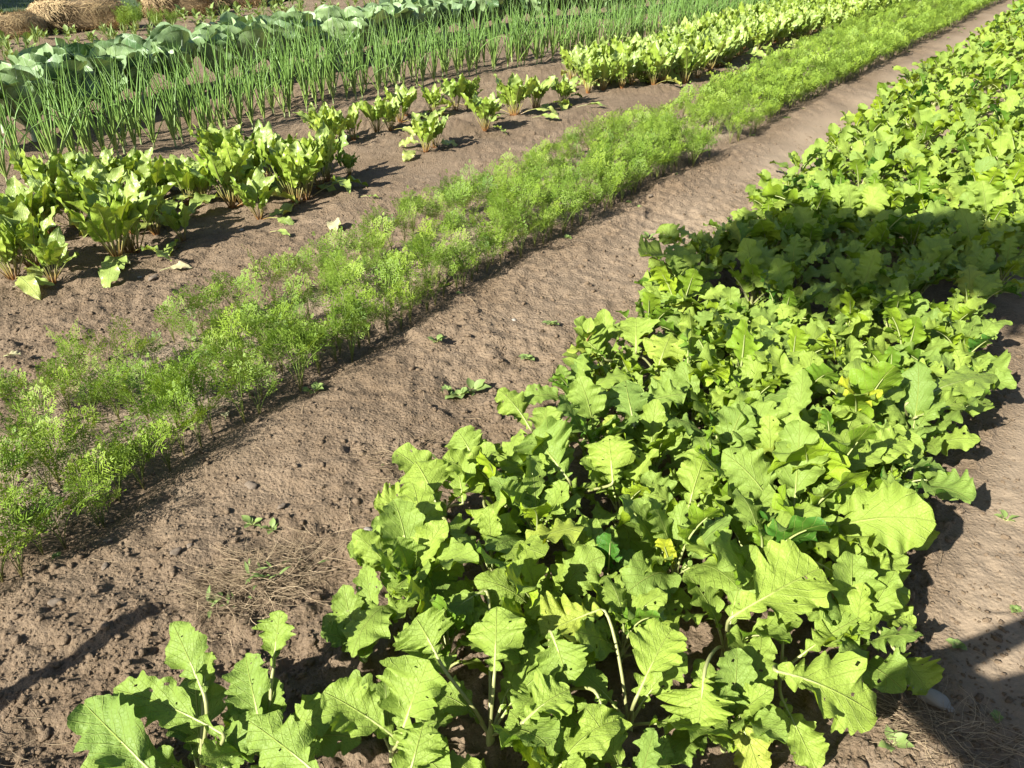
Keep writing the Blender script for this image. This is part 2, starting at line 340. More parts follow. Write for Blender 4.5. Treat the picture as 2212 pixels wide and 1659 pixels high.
M['bark'] = plain('bark', (.07, .05, .035), (.16, .12, .09), 12, .9, 1., .02, streak=(3, 3, .5))
M['tree_leaf'] = leaf_mat('tree_leaf', (.04, .09, .015), (.09, .16, .03), (.2, .2, .04), (.1, .16, .05), (.09, .13, .04), transl=.3, bump=.1)
M['wood'] = plain('weathered_wood', (.16, .12, .085), (.30, .24, .18), 10, .85, .6, .006, streak=(6, 6, .6))
M['withered'] = leaf_mat('withered_leaf', (.40, .36, .16), (.50, .48, .24), (.55, .50, .30), (.55, .50, .34), (.45, .42, .25), transl=.2, rough=.6, bump=.6)

# ------------------------------------------------------------------ the ground
def axis(lo, hi, step, far, g=1.10):
    a = list(np.arange(lo, hi, step)); s = step; x = hi
    while x < far: a.append(x); s *= g; x += s
    a.append(far); s = step; x = lo; b = []
    while x > -far: x -= s; s *= g; b.append(x)
    return np.array(sorted(set(b + a)))
xs = axis(-2.4, 2.4, .0085, 150, 1.03); ys = axis(.75, 4.2, .0085, 150, 1.016)
X, Y = np.meshgrid(xs, ys, indexing='ij'); Z = ground_z(X, Y)
dR = polydist(X, Y, CARR); dL = polydist(X, Y, CARL)
sand = np.clip(-dR / .06, 0, 1) * np.clip((dL + .02) / .1, 0, 1) * np.clip(.75 + 1.2 * vnoise(X / .3, Y / .3, 21), 0, 1)
pathm = np.clip((dR - .25) / .25, 0, 1) * np.clip((Y - 2.2) / 3., 0, 1) + np.clip((X - seg_y(MUSR, Y) - .02) / .15, 0, 1) * (Y < 5)
pathm = np.clip(pathm * (.9 + 1. * vnoise(X / .5, Y / .5, 23)), 0, 1)
gm = mesh_from('soil', np.stack([X, Y, Z], -1).reshape(-1, 3), quads(len(xs), len(ys)), np.stack([sand, pathm, 0 * X + .5], -1).reshape(-1, 3), M['soil'])
tag(ob('garden_soil', gm), 'bare brown garden soil between the vegetable rows', 'soil', kind='structure')
# lawn beyond the straw bales
dirv = np.array([.545, .838]); out = np.array([-.838, .545]); A0 = np.array([-8.1, 11.2])
ss, tt = np.meshgrid(np.linspace(-8, 40, 90), np.concatenate([np.linspace(.35, 8, 30), np.linspace(9, 80, 20)]), indexing='ij')
LX = A0[0] + dirv[0] * ss + out[0] * tt; LY = A0[1] + dirv[1] * ss + out[1] * tt
lm = mesh_from('lawn', np.stack([LX, LY, ground_z(LX, LY) + .05], -1).reshape(-1, 3), quads(*ss.shape), np.zeros((ss.size, 3)) + .5, M['lawn'])
tag(ob('lawn_ground', lm), 'dark shaded lawn beyond the straw bales', 'lawn', kind='structure')
mb = MB()
for _ in range(9000):
    s_, t_ = U(-1, 16), .4 + U(0, 1) ** 1.5 * 8; p = A0 + dirv * s_ + out * t_; b = np.array([p[0], p[1], gz(*p) + .05]); az = U(0, 6.28); h = U(.05, .1)
    q = b + np.array([math.cos(az), math.sin(az), 0]) * h * U(.2, .7) + [0, 0, h]; w = np.array([-math.sin(az), math.cos(az), 0]) * .006
    mb.add([b - w, b + w, q + w * .15, q - w * .15], [[0, 1, 2, 3]], [[.2, 0, U(.2, .8)]] * 4)
tag(ob('lawn_grass', mb.mesh('lawn_grass', M['grass'])), 'short dark green grass of the lawn behind the bales', 'grass', kind='stuff')

# ------------------------------------------------------------------ plants: prototypes
def finish(name, fol, stm, mf, ms, sub='foliage', sub2='stalks'):
    return (name, fol.mesh(name + '_' + sub, mf), stm.mesh(name + '_' + sub2, ms) if stm is not None and stm.n else None, sub, sub2)
def plant(proto, loc, rz, sc, label, cat, group=None, tilt=0.0):
    name, mf, ms, sub, sub2 = proto
    r = empty(name, loc); r.rotation_euler = (tilt * U(-1, 1), tilt * U(-1, 1), rz); r.scale = (sc, sc, sc)
    tag(r, label, cat, group)
    ob(sub, mf, r)
    if ms is not None: ob(sub2, ms, r)
    return r
def mustard_proto(n=9, big=1.0, nu=34, nv=6, holes=2):
    f, s = MB(), MB(); a0 = U(0, 6.28)
    for i in range(n):
        q = i / max(1, n - 1); az = a0 + i * 2.4 + U(-.3, .3)
        L = big * U(.19, .37) * (1 - .32 * q); Wd = L * U(.16, .235)
        e0 = math.radians(U(48, 70) + 20 * q); e1 = math.radians(U(-60, 25) + 55 * q)
        rosette_leaf(f, s, (0, 0, .01 + .09 * q), az, e0, e1, L, Wd, U(.2, .3), prof_mustard, nu=nu, rp=.0045 * big, tint=float(np.clip(rng.normal(.52, .24), 0, .87)) if U(0, 1) > .012 else .93,
                     roll=U(-.9, .9), azb=U(-.5, .5), nv=nv, ruffle=U(.16, .36), rf=U(4.5, 8.5), teeth=.13, cup=U(-.3, .5), holes=int(U(0, holes + 1)))
    tube(s, [(0, 0, -.03), (0, 0, .04), (.004, .002, .10)], [.009, .008, .004], 7)
    return finish('mustard_plant', f, s, M['mustard'], M['mustard_stem'])
MU = [mustard_proto(int(U(10, 15)), U(.88, 1.12), nu=42) for _ in range(22)]
MUF = [mustard_proto(int(U(8, 11)), 1.0, 18, 4, 0) for _ in range(8)]
def beet_proto(n, nu=26, nv=4, fallen=1):
    f, s = MB(), MB()
    for i in range(n):
        q = i / (n - 1); az = i * 2.4 + U(-.4, .4); lay = i < fallen
        L = U(.28, .42) * (1 - .25 * q); Wd = L * U(.11, .16)
        e0 = math.radians(U(20, 35) if lay else U(60, 78) + 12 * q); e1 = math.radians(U(-55, -30) if lay else U(15, 80) + 15 * q)
        b = (math.cos(az) * .012, math.sin(az) * .012, 0)
        rosette_leaf(f, s, b, az, e0, e1, L, Wd, U(.38, .46), prof_beet, nu=nu, rp=.0034, tint=.95 if (lay and U(0, 1) < .4) else float(np.clip(rng.normal(.6, .17), 0, .86)),
                     roll=U(-.8, .8), azb=U(-.4, .4), nv=nv, ruffle=U(.2, .42), rf=U(3, 5), teeth=0.0, cup=U(-.3, .6), shear=.05)
    return finish('beet_plant', f, s, M['beet'], M['beet_stem'])
BE = [beet_proto(int(U(13, 19)), fallen=int(U(0, 2.6))) for _ in range(9)]
def cabbage_proto(n=13):
    f, s = MB(), MB()
    for i in range(n):
        q = i / (n - 1); az = i * 2.4 + U(-.3, .3); L = U(.36, .50) * (1 - .25 * q); Wd = L * U(.31, .39)
        e0 = math.radians(U(52, 78) + 10 * q); e1 = math.radians(U(30, 100))
        rosette_leaf(f, s, (0, 0, .03 + .10 * q), az, e0, e1, L, Wd, U(.16, .24), prof_cab, nu=20, rp=.008, tint=float(np.clip(rng.normal(.5, .22), 0, 1)),
                     roll=U(-.9, .9), azb=U(-.5, .5), nv=5, ruffle=U(.1, .26), rf=U(2.5, 4), teeth=0.015, cup=U(.05, .5), shear=.05, mid=.8)
    tube(s, [(0, 0, -.05), (0, 0, .08), (0, 0, .18)], [.018, .016, .01], 8)
    return finish('cabbage_plant', f, s, M['cabbage'], M['cabbage_stem'])
CB = [cabbage_proto(int(U(11, 15))) for _ in range(7)]
def onion_proto(n):
    f, s = MB(), MB()
    for i in range(n):
        az = i * 2.4 + U(-.5, .5); L = U(.40, .70); le = U(.03, .22) if U(0, 1) < .85 else U(.3, .6); bend = U(.05, .35) if U(0, 1) < .85 else U(.8, 1.6)
        t = np.linspace(0, 1, 9); a = le + bend * t ** 2.2
        d = np.stack([np.sin(a) * math.cos(az), np.sin(a) * math.sin(az), np.cos(a)], -1)
        P = np.array([math.cos(az) * .004, math.sin(az) * .004, .05]) + np.concatenate([[[0, 0, 0]], np.cumsum(d[1:], 0)]) * L / 8
        tube(f, P, U(.0042, .0066) * np.array([.8, 1, 1, .92, .8, .66, .5, .32, .08]), 5, U(.2, .8))
    tube(s, [(0, 0, -.02), (0, 0, .0), (0, 0, .03), (0, 0, .07)], [.006, .008, .007, .006], 7)
    return finish('onion_plant', f, s, M['onion'], M['onion_base'], 'leaves', 'neck')
ON = [onion_proto(int(U(6, 11))) for _ in range(12)]
def frond(f, s, az, e0, e1, L, pf=.5, det=1, w0=.0022):
    n = 30; t = np.linspace(0, 1, n); e = e0 + (e1 - e0) * t ** 1.4
    T = np.stack([np.cos(e) * math.cos(az), np.cos(e) * math.sin(az), np.sin(e)], -1)
    P = np.concatenate([[[0, 0, 0]], np.cumsum(T[1:], 0)]) * L / (n - 1); S = np.array([-math.sin(az), math.cos(az), 0.])
    tube(s, P[::3], np.linspace(.0017, .0006, len(P[::3])), 4)
    nb = 5 if det else 4; ti = U(.2, .8); V = []; F = []; A = []
    for k in range(nb + 1):
        q = pf + (1 - pf) * (k / nb) ** .9; i = min(int(q * (n - 1)), n - 1); N = np.cross(T[i], S)
        bl = L * .23 * (1 - .72 * (k / nb)) * U(.8, 1.2)
        for sd in (-1, 1):
            if k == nb and sd == 1: break
            d = T[i] if k == nb else nrm(T[i] * .62 + S * sd * .85 + N * U(-.15, .25)); ss_ = nrm(np.cross(d, N)); m = 4 if det else 3
            for j in range(m):
                r = (j + 1) / m; p = P[i] + d * bl * r + N * U(-.002, .002)
                for s2 in (-1, 0, 1):
                    if s2 == 0 and j < m - 1: continue
                    dd = nrm(d * .75 + ss_ * s2 * .8 + N * U(-.35, .35)); le = bl * .56 * (1 - .35 * r) * U(.8, 1.2) * (1 if det else 1.4)
                    ww = nrm(np.cross(dd, N)) * w0 * (1 if det else 1.7)
                    b0 = len(V); V += [p, p + dd * le * .5 + ww, p + dd * le, p + dd * le * .5 - ww]; F.append([b0, b0 + 1, b0 + 2, b0 + 3]); A += [[.5, .3, ti]] * 4
    f.add(V, F, A)
def carrot_proto(n, det=1, hgt=1.0):
    f, s = MB(), MB()
    for i in range(n):
        az = i * 2.4 + U(-.5, .5); frond(f, s, az, math.radians(U(79, 89)), math.radians(U(15, 75)), hgt * U(.18, .31), U(.50, .67), det)
    return finish('carrot_plant', f, s, M['carrot'], M['carrot_stem'], 'fronds', 'stalks')
CA = [carrot_proto(int(U(5, 8))) for _ in range(14)]
CAF = [carrot_proto(6, 0) for _ in range(6)]
def seedling_proto(name, n, L0, L1, wr, e, prof=prof_lance, mat='weed', hgt=0.0, nu=8, nv=2):
    f, s = MB(), MB()
    for i in range(n):
        q = i / max(1, n - 1); L = U(L0, L1)
        rosette_leaf(f, s, (0, 0, hgt * q), i * 2.4 + U(-.3, .3), math.radians(e + 25 * q), math.radians(e - 50 + 40 * q), L, L * wr, .2, prof, nu=nu, rp=.0015, tint=U(.3, .8),
                     roll=U(-.4, .4), nv=nv, ruffle=.1, teeth=0, shear=.1)
    if hgt: tube(s, [(0, 0, -.01), (0, 0, hgt * .5), (0, 0, hgt)], [.003, .0025, .0015], 5)
    return finish(name, f, s, M[mat], M['mustard_stem'])

# ------------------------------------------------------------------ mustard greens: the near plants of the photograph, leaf by leaf
def hero(base, leaves, label, extra=4, sc=1.0):
    g0 = G(*base); g0[2] = gz(g0[0], g0[1]); f, s = MB(), MB()
    for lf in leaves:
        bx, by, bz, tx, ty, tz, wp = lf[:7]; tint = lf[7] if len(lf) > 7 else U(.35, .75)
        P0, P1 = G(bx, by, bz), G(tx, ty, tz); Wd = wp * px_size((P0 + P1) / 2)
        up = np.array([-.25, -.35, 1.0]) + np.array([U(-.2, .2), U(-.15, .15), 0])
        leaf_between(f, s, (0, 0, 0), P0 - g0, P1 - g0, Wd, prof_mustard, up, arch=U(.02, .18), nu=64, tint=tint, nv=9, ruffle=U(.18, .34), rf=U(3.5, 7), teeth=.10,
                     cup=U(-.25, .6), holes=int(U(1, 5)), blister=.035)
    for i in range(extra):
        L = U(.15, .26) * sc
        rosette_leaf(f, s, (0, 0, .02), i * 2.4 + U(0, 1), math.radians(U(45, 75)), math.radians(U(-20, 30)), L, L * U(.2, .27), .25, prof_mustard, nu=40, rp=.004, tint=U(.2, .7),
                     roll=U(-.5, .5), azb=U(-.4, .4), nv=7, ruffle=.2, rf=6, teeth=.09, holes=2)
    tube(s, [(0, 0, -.04), (0, 0, .02), (.004, .002, .06)], [.010, .009, .004], 8)
    r = empty('mustard_plant', tuple(g0)); tag(r, label, 'mustard plant', 'mustard greens in the wide bed')
    ob('foliage', f.mesh('hero_foliage', M['mustard']), r); ob('stalks', s.mesh('hero_stalks', M['mustard_stem']), r)
    return g0[:2]
HP = []
HP.append(hero((440, 1700), [(440, 1500, .24, 372, 1345, .30, 48, .4), (350, 1690, .18, 182, 1520, .22, 66, .1), (480, 1585, .20, 245, 1490, .22, 50, .45), (440, 1500, .16, 455, 1410, .2, 28)],
   'lone mustard plant nearest the post shadow, at the bottom left corner of the photo', 7, .95))
HP.append(hero((590, 1660), [(590, 1440, .18, 605, 1318, .27, 46, .45), (565, 1575, .20, 530, 1418, .24, 52, .2), (705, 1690, .20, 538, 1558, .22, 64, .35), (470, 1690, .1, 540, 1540, .18, 52, .2)],
   'mustard plant with one broad round leaf in front, right of the lone corner plant', 7, .95))
HP.append(hero((850, 1640), [(862, 1600, .16, 698, 1495, .24, 62, .5), (865, 1590, .18, 925, 1425, .30, 84, .5), (880, 1690, .15, 915, 1560, .2, 60, .6)],
   'mustard plant whose long leaf points left over bare soil at the near edge', 4))
HP.append(hero((790, 1440), [(770, 1390, .08, 742, 1262, .16, 34, .6), (815, 1380, .08, 790, 1222, .17, 30, .6), (790, 1430, .05, 700, 1330, .1, 30, .3)],
   'small mustard plant with narrow pale leaves beside the dry grass tuft', 3, .7))
HP.append(hero((890, 1240), [(885, 1200, .14, 750, 1185, .17, 50, .5), (925, 1215, .14, 842, 1282, .15, 52, .45), (920, 1180, .1, 850, 1120, .14, 36, .4)],
   'mustard plant reaching a flat leaf over the soil above the dry grass tuft', 4, .8))
HP.append(hero((960, 1120), [(945, 1095, .16, 897, 998, .22, 64, .55), (912, 1085, .15, 808, 1092, .16, 50, .65), (1000, 1085, .16, 985, 995, .2, 40, .35)],
   'mustard plant with two spreading bright leaves on the bed edge below the stony path', 3))
HP.append(hero((1070, 1060), [(1111, 1068, .17, 1142, 984, .22, 58, .6), (1025, 995, .12, 988, 930, .17, 44, .5), (1050, 1100, .14, 1100, 1150, .2, 48, .35)],
   'mustard plant left of the big dark upright leaf', 4))
HP.append(hero((1230, 1100), [(1225, 1032, .20, 1150, 935, .27, 74, .05), (1324, 1040, .2, 1315, 940, .27, 56, .75)],
   'mustard plant with the largest dark green leaf and a pale veined one beside it', 4))
HP.append(hero((1160, 960), [(1145, 925, .1, 1076, 842, .18, 34, .55), (1170, 960, .1, 1180, 880, .17, 34, .5)],
   'slender mustard plant sticking out on the bed edge beside the leafy weed', 2, .7))
HP.append(hero((1060, 1620), [(1068, 1450, .22, 1072, 1312, .27, 66, .6), (945, 1420, .2, 898, 1335, .24, 70, .45), (1045, 1275, .2, 935, 1352, .18, 46, .3)],
   'mustard plant with one tall upright leaf on a long bare stalk near the bottom', 4))
HP.append(hero((1190, 1540), [(1190, 1365, .22, 1228, 1478, .17, 62, .4), (1130, 1560, .18, 1230, 1490, .2, 60, .6), (1290, 1500, .18, 1330, 1620, .12, 44, .6)],
   'mustard plant with a drooping bluish leaf in the middle of the near bed', 5))
HP.append(hero((1355, 1600), [(1378, 1500, .2, 1450, 1358, .26, 62, .72), (1298, 1316, .22, 1170, 1372, .19, 60, .94)],
   'mustard plant bearing the brightest yellow leaf of the near bed', 3))
HP.append(hero((1560, 1440), [(1585, 1330, .22, 1770, 1228, .27, 88, .86), (1520, 1462, .2, 1508, 1568, .15, 78, .75)],
   'mustard plant with a huge ragged yellow green leaf near the right path', 4))
HP.append(hero((1680, 1480), [(1680, 1450, .2, 1892, 1545, .14, 84, .75), (1585, 1530, .12, 1645, 1680, .05, 44, .95), (1690, 1510, .1, 1765, 1665, .05, 44, .7)],
   'mustard plant sprawling lowest on the right with a great lobed leaf over its shadow', 4))
HP.append(hero((1800, 1330), [(1765, 1215, .2, 1885, 1300, .15, 54, .7), (1935, 1405, .13, 2005, 1492, .08, 52, .75), (1810, 1210, .15, 1950, 1260, .14, 44, .6), (1870, 1310, .12, 1975, 1350, .08, 36, .55)],
   'mustard plant whose outermost leaf points toward the photographer shadow', 4))
HP.append(hero((1860, 1160), [(1925, 1095, .16, 1998, 1188, .1, 46, .65), (1850, 1090, .2, 1905, 1190, .16, 48, .6), (1850, 1010, .2, 1960, 950, .24, 46, .6)],
   'mustard plant with a smooth oval leaf hanging over the right path', 4))
HP.append(hero((1960, 960), [(1930, 960, .16, 2070, 1080, .07, 38, .3), (1980, 900, .2, 2140, 870, .16, 38, .8), (1960, 870, .22, 2150, 810, .2, 42, .7)],
   'mustard plant with long leaves bending far over the right path', 4))
HP.append(hero((1370, 960), [(1370, 920, .2, 1350, 822, .26, 46, .1), (1372, 880, .2, 1480, 850, .24, 46, .5)],
   'mustard plant with a single dark oval leaf above the pale veined leaf', 4))
HP.append(hero((1370, 800), [(1302, 772, .17, 1260, 730, .22, 46, .5), (1374, 758, .18, 1374, 688, .24, 48, .6), (1420, 800, .2, 1450, 720, .25, 50, .9)],
   'mustard plant with a pale yellow speckled leaf at the bed edge', 4))
HP.append(hero((1500, 640), [(1465, 620, .16, 1392, 618, .18, 46, .8), (1450, 560, .15, 1385, 555, .2, 44, .7), (1470, 540, .15, 1425, 488, .24, 28, .6)],
   'mustard plant with a pale flat leaf just below the big round shadow', 4))
HP = np.array(HP)

def ordinal(i): return ['first', 'second', 'third', 'fourth', 'fifth', 'sixth', 'seventh', 'eighth', 'ninth', 'tenth', 'eleventh', 'twelfth', 'thirteenth', 'fourteenth', 'fifteenth', 'sixteenth', 'seventeenth', 'eighteenth', 'nineteenth', 'twentieth'][i]
pts = []; allp = [tuple(h) for h in HP]
tries = 0; y = .82
cand = []
while tries < 26000:
    tries += 1
    yy = .75 + 17 * U(0, 1) ** 1.3
    xl, xr = seg_y(MUSL, yy), seg_y(MUSR, yy)
    if yy < 1.3 and xr < xl + .1: continue
    xx = U(xl + (.15 if 1.9 < yy < 4 else .07), max(xl + .16, xr - .13))
    if not in_view((xx, yy, .2), .2): continue
    dmin = .16 if yy < 2.6 else (.185 if yy < 6 else .235)
    if all((xx - a) ** 2 + (yy - b) ** 2 > dmin * dmin for a, b in allp):
        allp.append((xx, yy)); cand.append((xx, yy))
cand.sort(key=lambda p: p[1]); cand = cand[:279]
SHC = np.array([1.45, 3.35])
for i, (xx, yy) in enumerate(cand):
    edge = xx - seg_y(MUSL, yy) < .28; redge = seg_y(MUSR, yy) - xx < .28
    if yy < 1.35: lb = 'low mustard plant filling the nearest part of the bed among the big leaves'
    elif np.hypot(*(np.array([xx, yy]) - SHC) * [.9, 1.2]) < .75: lb = 'dark looking mustard plant standing inside the big round shadow'
    elif yy < 2.7: lb = ('mustard plant on the carrot side edge, nearer than the round shadow' if edge else
                         'mustard plant overhanging the right path, nearer than the round shadow' if redge else 'bright mustard plant in the bed middle, nearer than the round shadow')
    elif yy < 6: lb = ('mustard plant on the carrot side edge, just beyond the round shadow' if edge else 'mustard plant in the dense bed just beyond the round shadow')
    else: lb = ('small looking mustard plant on the far path edge toward the top right corner' if edge else 'small looking mustard plant in the far dense bed toward the top right corner')
    pr = (MU if yy < 4.5 else MUF); s = (U(.72, .95) if yy < 1.4 else U(.85, 1.12)) * (.9 if edge or redge else 1)
    plant(pr[int(U(0, len(pr)))], (xx, yy, gz(xx, yy) - .005), U(0, 6.28), s, lb, 'mustard plant', 'mustard greens in the wide bed', .06)

# ------------------------------------------------------------------ beets
BL = [(30, 600, .95, 'beet plant at the left edge of the photo nearest the carrots'), (118, 618, .75, 'beet plant with a red stained drooping leaf, nearest of the left clump'), (50, 530, 1., 'beet plant cut by the left photo edge behind the nearest one'),
      (255, 562, 1.1, 'large beet plant with long orange stalks at the front of the left clump'), (170, 490, 1., 'beet plant in the middle of the left clump'), (290, 500, 1.05, 'beet plant behind the large one with orange stalks'),
      (395, 512, .62, 'small separate beet plant with pink stalks right of the left clump'), (110, 460, 1., 'beet plant at the back left of the left clump'), (230, 440, .95, 'beet plant at the back of the left clump beside the onions'),
      (330, 440, .9, 'beet plant at the back right of the left clump'), (410, 440, .9, 'beet plant between the left clump and the bushy one'), (500, 440, 1.1, 'bushy beet plant with a yellow leaf lying at its foot'),
      (560, 465, .8, 'low beet plant in front of the bushy clump'), (480, 385, 1., 'beet plant at the back of the bushy clump'), (560, 400, 1.05, 'beet plant in the bushy clump left of the red stalked one'),
      (640, 432, 1.1, 'beet plant with bright red stalk bases and a long shadow'), (690, 405, 1., 'beet plant at the right end of the bushy clump'), (755, 375, .5, 'tiny beet plant with a dark red leaf right of the bushy clump'),
      (720, 318, .95, 'beet plant standing behind the bushy clump near the onions'), (765, 305, .8, 'beet plant just right of the one behind the bushy clump'), (815, 290, .85, 'beet plant with very dark red upright stalks'),
      (865, 265, .85, 'beet plant between the dark red stalked one and the forked group'), (920, 335, .85, 'single beet plant standing forward toward the carrots'), (935, 250, .8, 'beet plant behind the single forward one'),
      (985, 240, .9, 'beet plant with outspread leaves like arms'), (1015, 225, .75, 'beet plant half hidden behind the outspread one'), (1048, 288, .9, 'narrow beet plant on one red stalk'), (1115, 252, 1., 'beet plant with a drooping leaf touching the soil'),
      (1155, 235, .95, 'beet plant right of the drooping leafed one'), (1215, 225, .85, 'upright beet plant with a tight bundle of red stalks'), (1235, 180, 1., 'tall beet plant before the continuous row begins')]
for i, (x, y, s, lb) in enumerate(BL):
    g = G(x, y); plant(BE[i % len(BE)], (g[0], g[1], gz(g[0], g[1])), U(0, 6.28), s * 1.0, lb, 'beet plant', 'beet plants', .08)
for j, (x, y, s, lb) in enumerate(BL):
    if s < .85: continue
    for m in range(2 if x < 700 else 1):
        g = G(x, y); q = g[:2] + np.array([U(-.13, .13), U(.02, .16)]); z_ = 'left clump' if x < 345 else ('bushy clump' if x < 700 else 'scattered group beyond the bushy clump')
        plant(BE[(j * 2 + m + 3) % len(BE)], (q[0], q[1], gz(*q)), U(0, 6.28), s * U(.75, 1.), 'crowded beet plant half hidden within the ' + z_, 'beet plant', 'beet plants', .08)
BF = [tuple(G(*q)[:2]) for q in [(1270, 205), (1480, 182), (1600, 130), (1750, 85), (1950, 30)]] + [(13.5, 26)]
BB = [tuple(G(*q)[:2]) for q in [(1255, 165), (1450, 118), (1580, 70), (1720, 20)]] + [(8.5, 19.), (12, 26)]
bp = []; tries = 0
while tries < 9000:
    tries += 1; i = U(0, 1) ** 1.4 * 4.999; k = int(i); fr = i - k
    def at(P_):
        k2 = min(k, len(P_) - 2); a, b = P_[k2], P_[k2 + 1]; return np.array([a[0] + (b[0] - a[0]) * fr, a[1] + (b[1] - a[1]) * fr])
    A_, B_ = at(BF), at(BB); p = A_ + (B_ - A_) * U(0.02, 1)
    if not in_view((p[0], p[1], .15), .2) or p[1] > 22: continue
    if all(np.hypot(p[0] - a, p[1] - b) > .2 for a, b in bp): bp.append((p[0], p[1]))
bp.sort(key=lambda p: p[1]); bp = bp[:200]
for i, (x, y) in enumerate(bp):
    lb = ('beet plant in the nearer half of the continuous beet row' if y < 11 else 'beet plant in the far half of the continuous beet row by the top edge')
    plant(BE[int(U(0, len(BE)))], (x, y, gz(x, y)), U(0, 6.28), U(.9, 1.15), lb, 'beet plant', 'beet plants', .08)

# ------------------------------------------------------------------ onions and cabbages
OF = np.array([G(*q)[:2] for q in [(-60, 430), (0, 400), (210, 357), (300, 325), (470, 300), (600, 262), (800, 208), (900, 188), (1100, 152), (1300, 122), (1500, 80), (1700, 30)]] + [(8.5, 19.5)])
def walk(P_, step):
    P_ = np.asarray(P_); d = np.concatenate([[0], np.cumsum(np.linalg.norm(np.diff(P_, axis=0), axis=1))]); s = 0; out = []
    while s < d[-1]:
        out.append(np.array([np.interp(s, d, P_[:, 0]), np.interp(s, d, P_[:, 1])])); s += step()
    return out
on = []
for r in range(3):
    for p in walk(OF, lambda: U(.07, .19) if r < 2 else U(.12, .3)):
        q = p + np.array([-.77, .64]) * (r * .26 + U(-.05, .05)) + np.array([U(-.03, .03), U(-.03, .03)])
        if in_view((q[0], q[1], .2), .1): on.append((q[0], q[1], r))
on.sort(key=lambda p: p[1]); on = on[:298]
for i, (x, y, r) in enumerate(on):
    row = ['front onion row facing the beets', 'middle onion row', 'back onion row against the cabbages'][r]
    zone = 'left of the photo' if x < -2.2 else ('beside the scattered beets' if x < .4 else 'behind the continuous beet row')
    plant(ON[int(U(0, len(ON)))], (x, y, gz(x, y)), U(0, 6.28), U(.8, 1.12), 'tall green onion in the %s, %s' % (row, zone), 'onion', 'onions in three rows', .07)
CBL = np.array([G(x, y, .22)[:2] for x, y in [(-60, 262), (60, 235), (200, 200), (300, 175), (400, 155), (500, 140), (600, 120), (750, 98), (850, 72), (950, 52), (1100, 30), (1300, 6)]] + [(5, 19)])
ci = 0
CBN = ['at the left photo edge', 'second from the left edge', 'behind the tallest left onions', 'with a folded pale leaf', 'with a blue tinge left of the big upright leaf', 'with the big upright pale leaf', 'right of the big upright pale leaf']
for r in range(2):
    for k, p in enumerate(walk(CBL, lambda: U(.36, .46))):
        q = p + np.array([-.77, .64]) * (r * .38 + U(-.05, .05))
        if not in_view((q[0], q[1], .2), .2) or q[1] > 19: continue
        zone = 'beside the left end of the onions' if q[0] < -2.9 else ('in the middle of the cabbage row' if q[0] < -1 else 'toward the far end of the cabbage row')
        plant(CB[int(U(0, len(CB)))], (q[0], q[1], gz(*q)), U(0, 6.28), U(1.0, 1.28), 'blue green %s cabbage %s' % (['front', 'back'][r], zone), 'cabbage', 'cabbage plants behind the onions', .06)

# ------------------------------------------------------------------ carrots
def carr_at(s, t):
    P_ = np.array(CARR); d = np.concatenate([[0], np.cumsum(np.linalg.norm(np.diff(P_, axis=0), axis=1))])
    c = np.array([np.interp(s, d, P_[:, 0]), np.interp(s, d, P_[:, 1])]); c2 = np.array([np.interp(s + .3, d, P_[:, 0]), np.interp(s + .3, d, P_[:, 1])])
    n = nrm(c2 - c); left = np.array([-n[1], n[0]]); w = abs(float(polydist(np.array([c[0]]), np.array([c[1]]), CARL)[0]))
    return c + left * w * t
pc = []
P_ = np.array(CARR); total = np.sum(np.linalg.norm(np.diff(P_, axis=0), axis=1)); s = 0
while s < total:
    yy = carr_at(s, 0)[1]
    near = yy < 3.8
    rows = ([(.03, .95, .95), (.14, .6, .9), (.33, .75, .9), (.55, .65, .8), (.78, .6, .85), (1.0, .7, .9)] if near else [(.03, .95, 1.), (.2, .8, 1.), (.43, .75, .95), (.7, .7, .95), (.97, .7, .85)])
    for t, pr, hs in rows:
        if yy < 7: pr = pr * (1.0 if vnoise(s / .35, t * 9, 77) > (-.2 if yy < 5 else -.27) else .2)
        if U(0, 1) < pr:
            p = carr_at(s + U(-.03, .03), t * 1.08 - .10 + U(-.06, .06))
            if in_view((p[0], p[1], .15), .2) and p[1] < 26: pc.append((p[0], p[1], hs * U(.75, 1.1) * (.97 if yy > 3 else 1)))
    s += (.062 if yy < 6 else .085)
pc.sort(key=lambda p: p[1])
print('carrots', len(pc), 'beets', len(bp), 'onions', len(on), 'mustard', len(cand))
for x, y, s in pc[:298]:
    d = float(polydist(np.array([x]), np.array([y]), CARR)[0]); e = 'front row along the path' if d > -.13 else 'thinner rows beside the beets'
    z = 'at the left photo edge' if x < -1.15 else ('where the strip is patchy' if y < 3.4 else 'where the strip thickens')
    plant(CA[int(U(0, len(CA)))], (x, y, gz(x, y) - .003), U(0, 6.28), s, 'feathery carrot plant in the %s, %s' % (e, z), 'carrot plant', 'carrot plants in the feathery strip', .1)
pa = [(p[1].vertices, p) for p in CAF]
def arr(me):
    v = np.empty(len(me.vertices) * 3, np.float32); me.vertices.foreach_get('co', v); f = np.empty(len(me.loops), np.int32); me.loops.foreach_get('vertex_index', f)
    a = np.empty(len(me.vertices) * 3, np.float32); me.attributes['luv'].data.foreach_get('vector', a); return v.reshape(-1, 3).astype(float), f.reshape(-1, 4).astype(int), a.reshape(-1, 3).astype(float)
FN = [(arr(p[1]), arr(p[2])) for p in CA[:6]]; FA = [(arr(p[1]), arr(p[2])) for p in CAF]
mf, ms = MB(), MB()
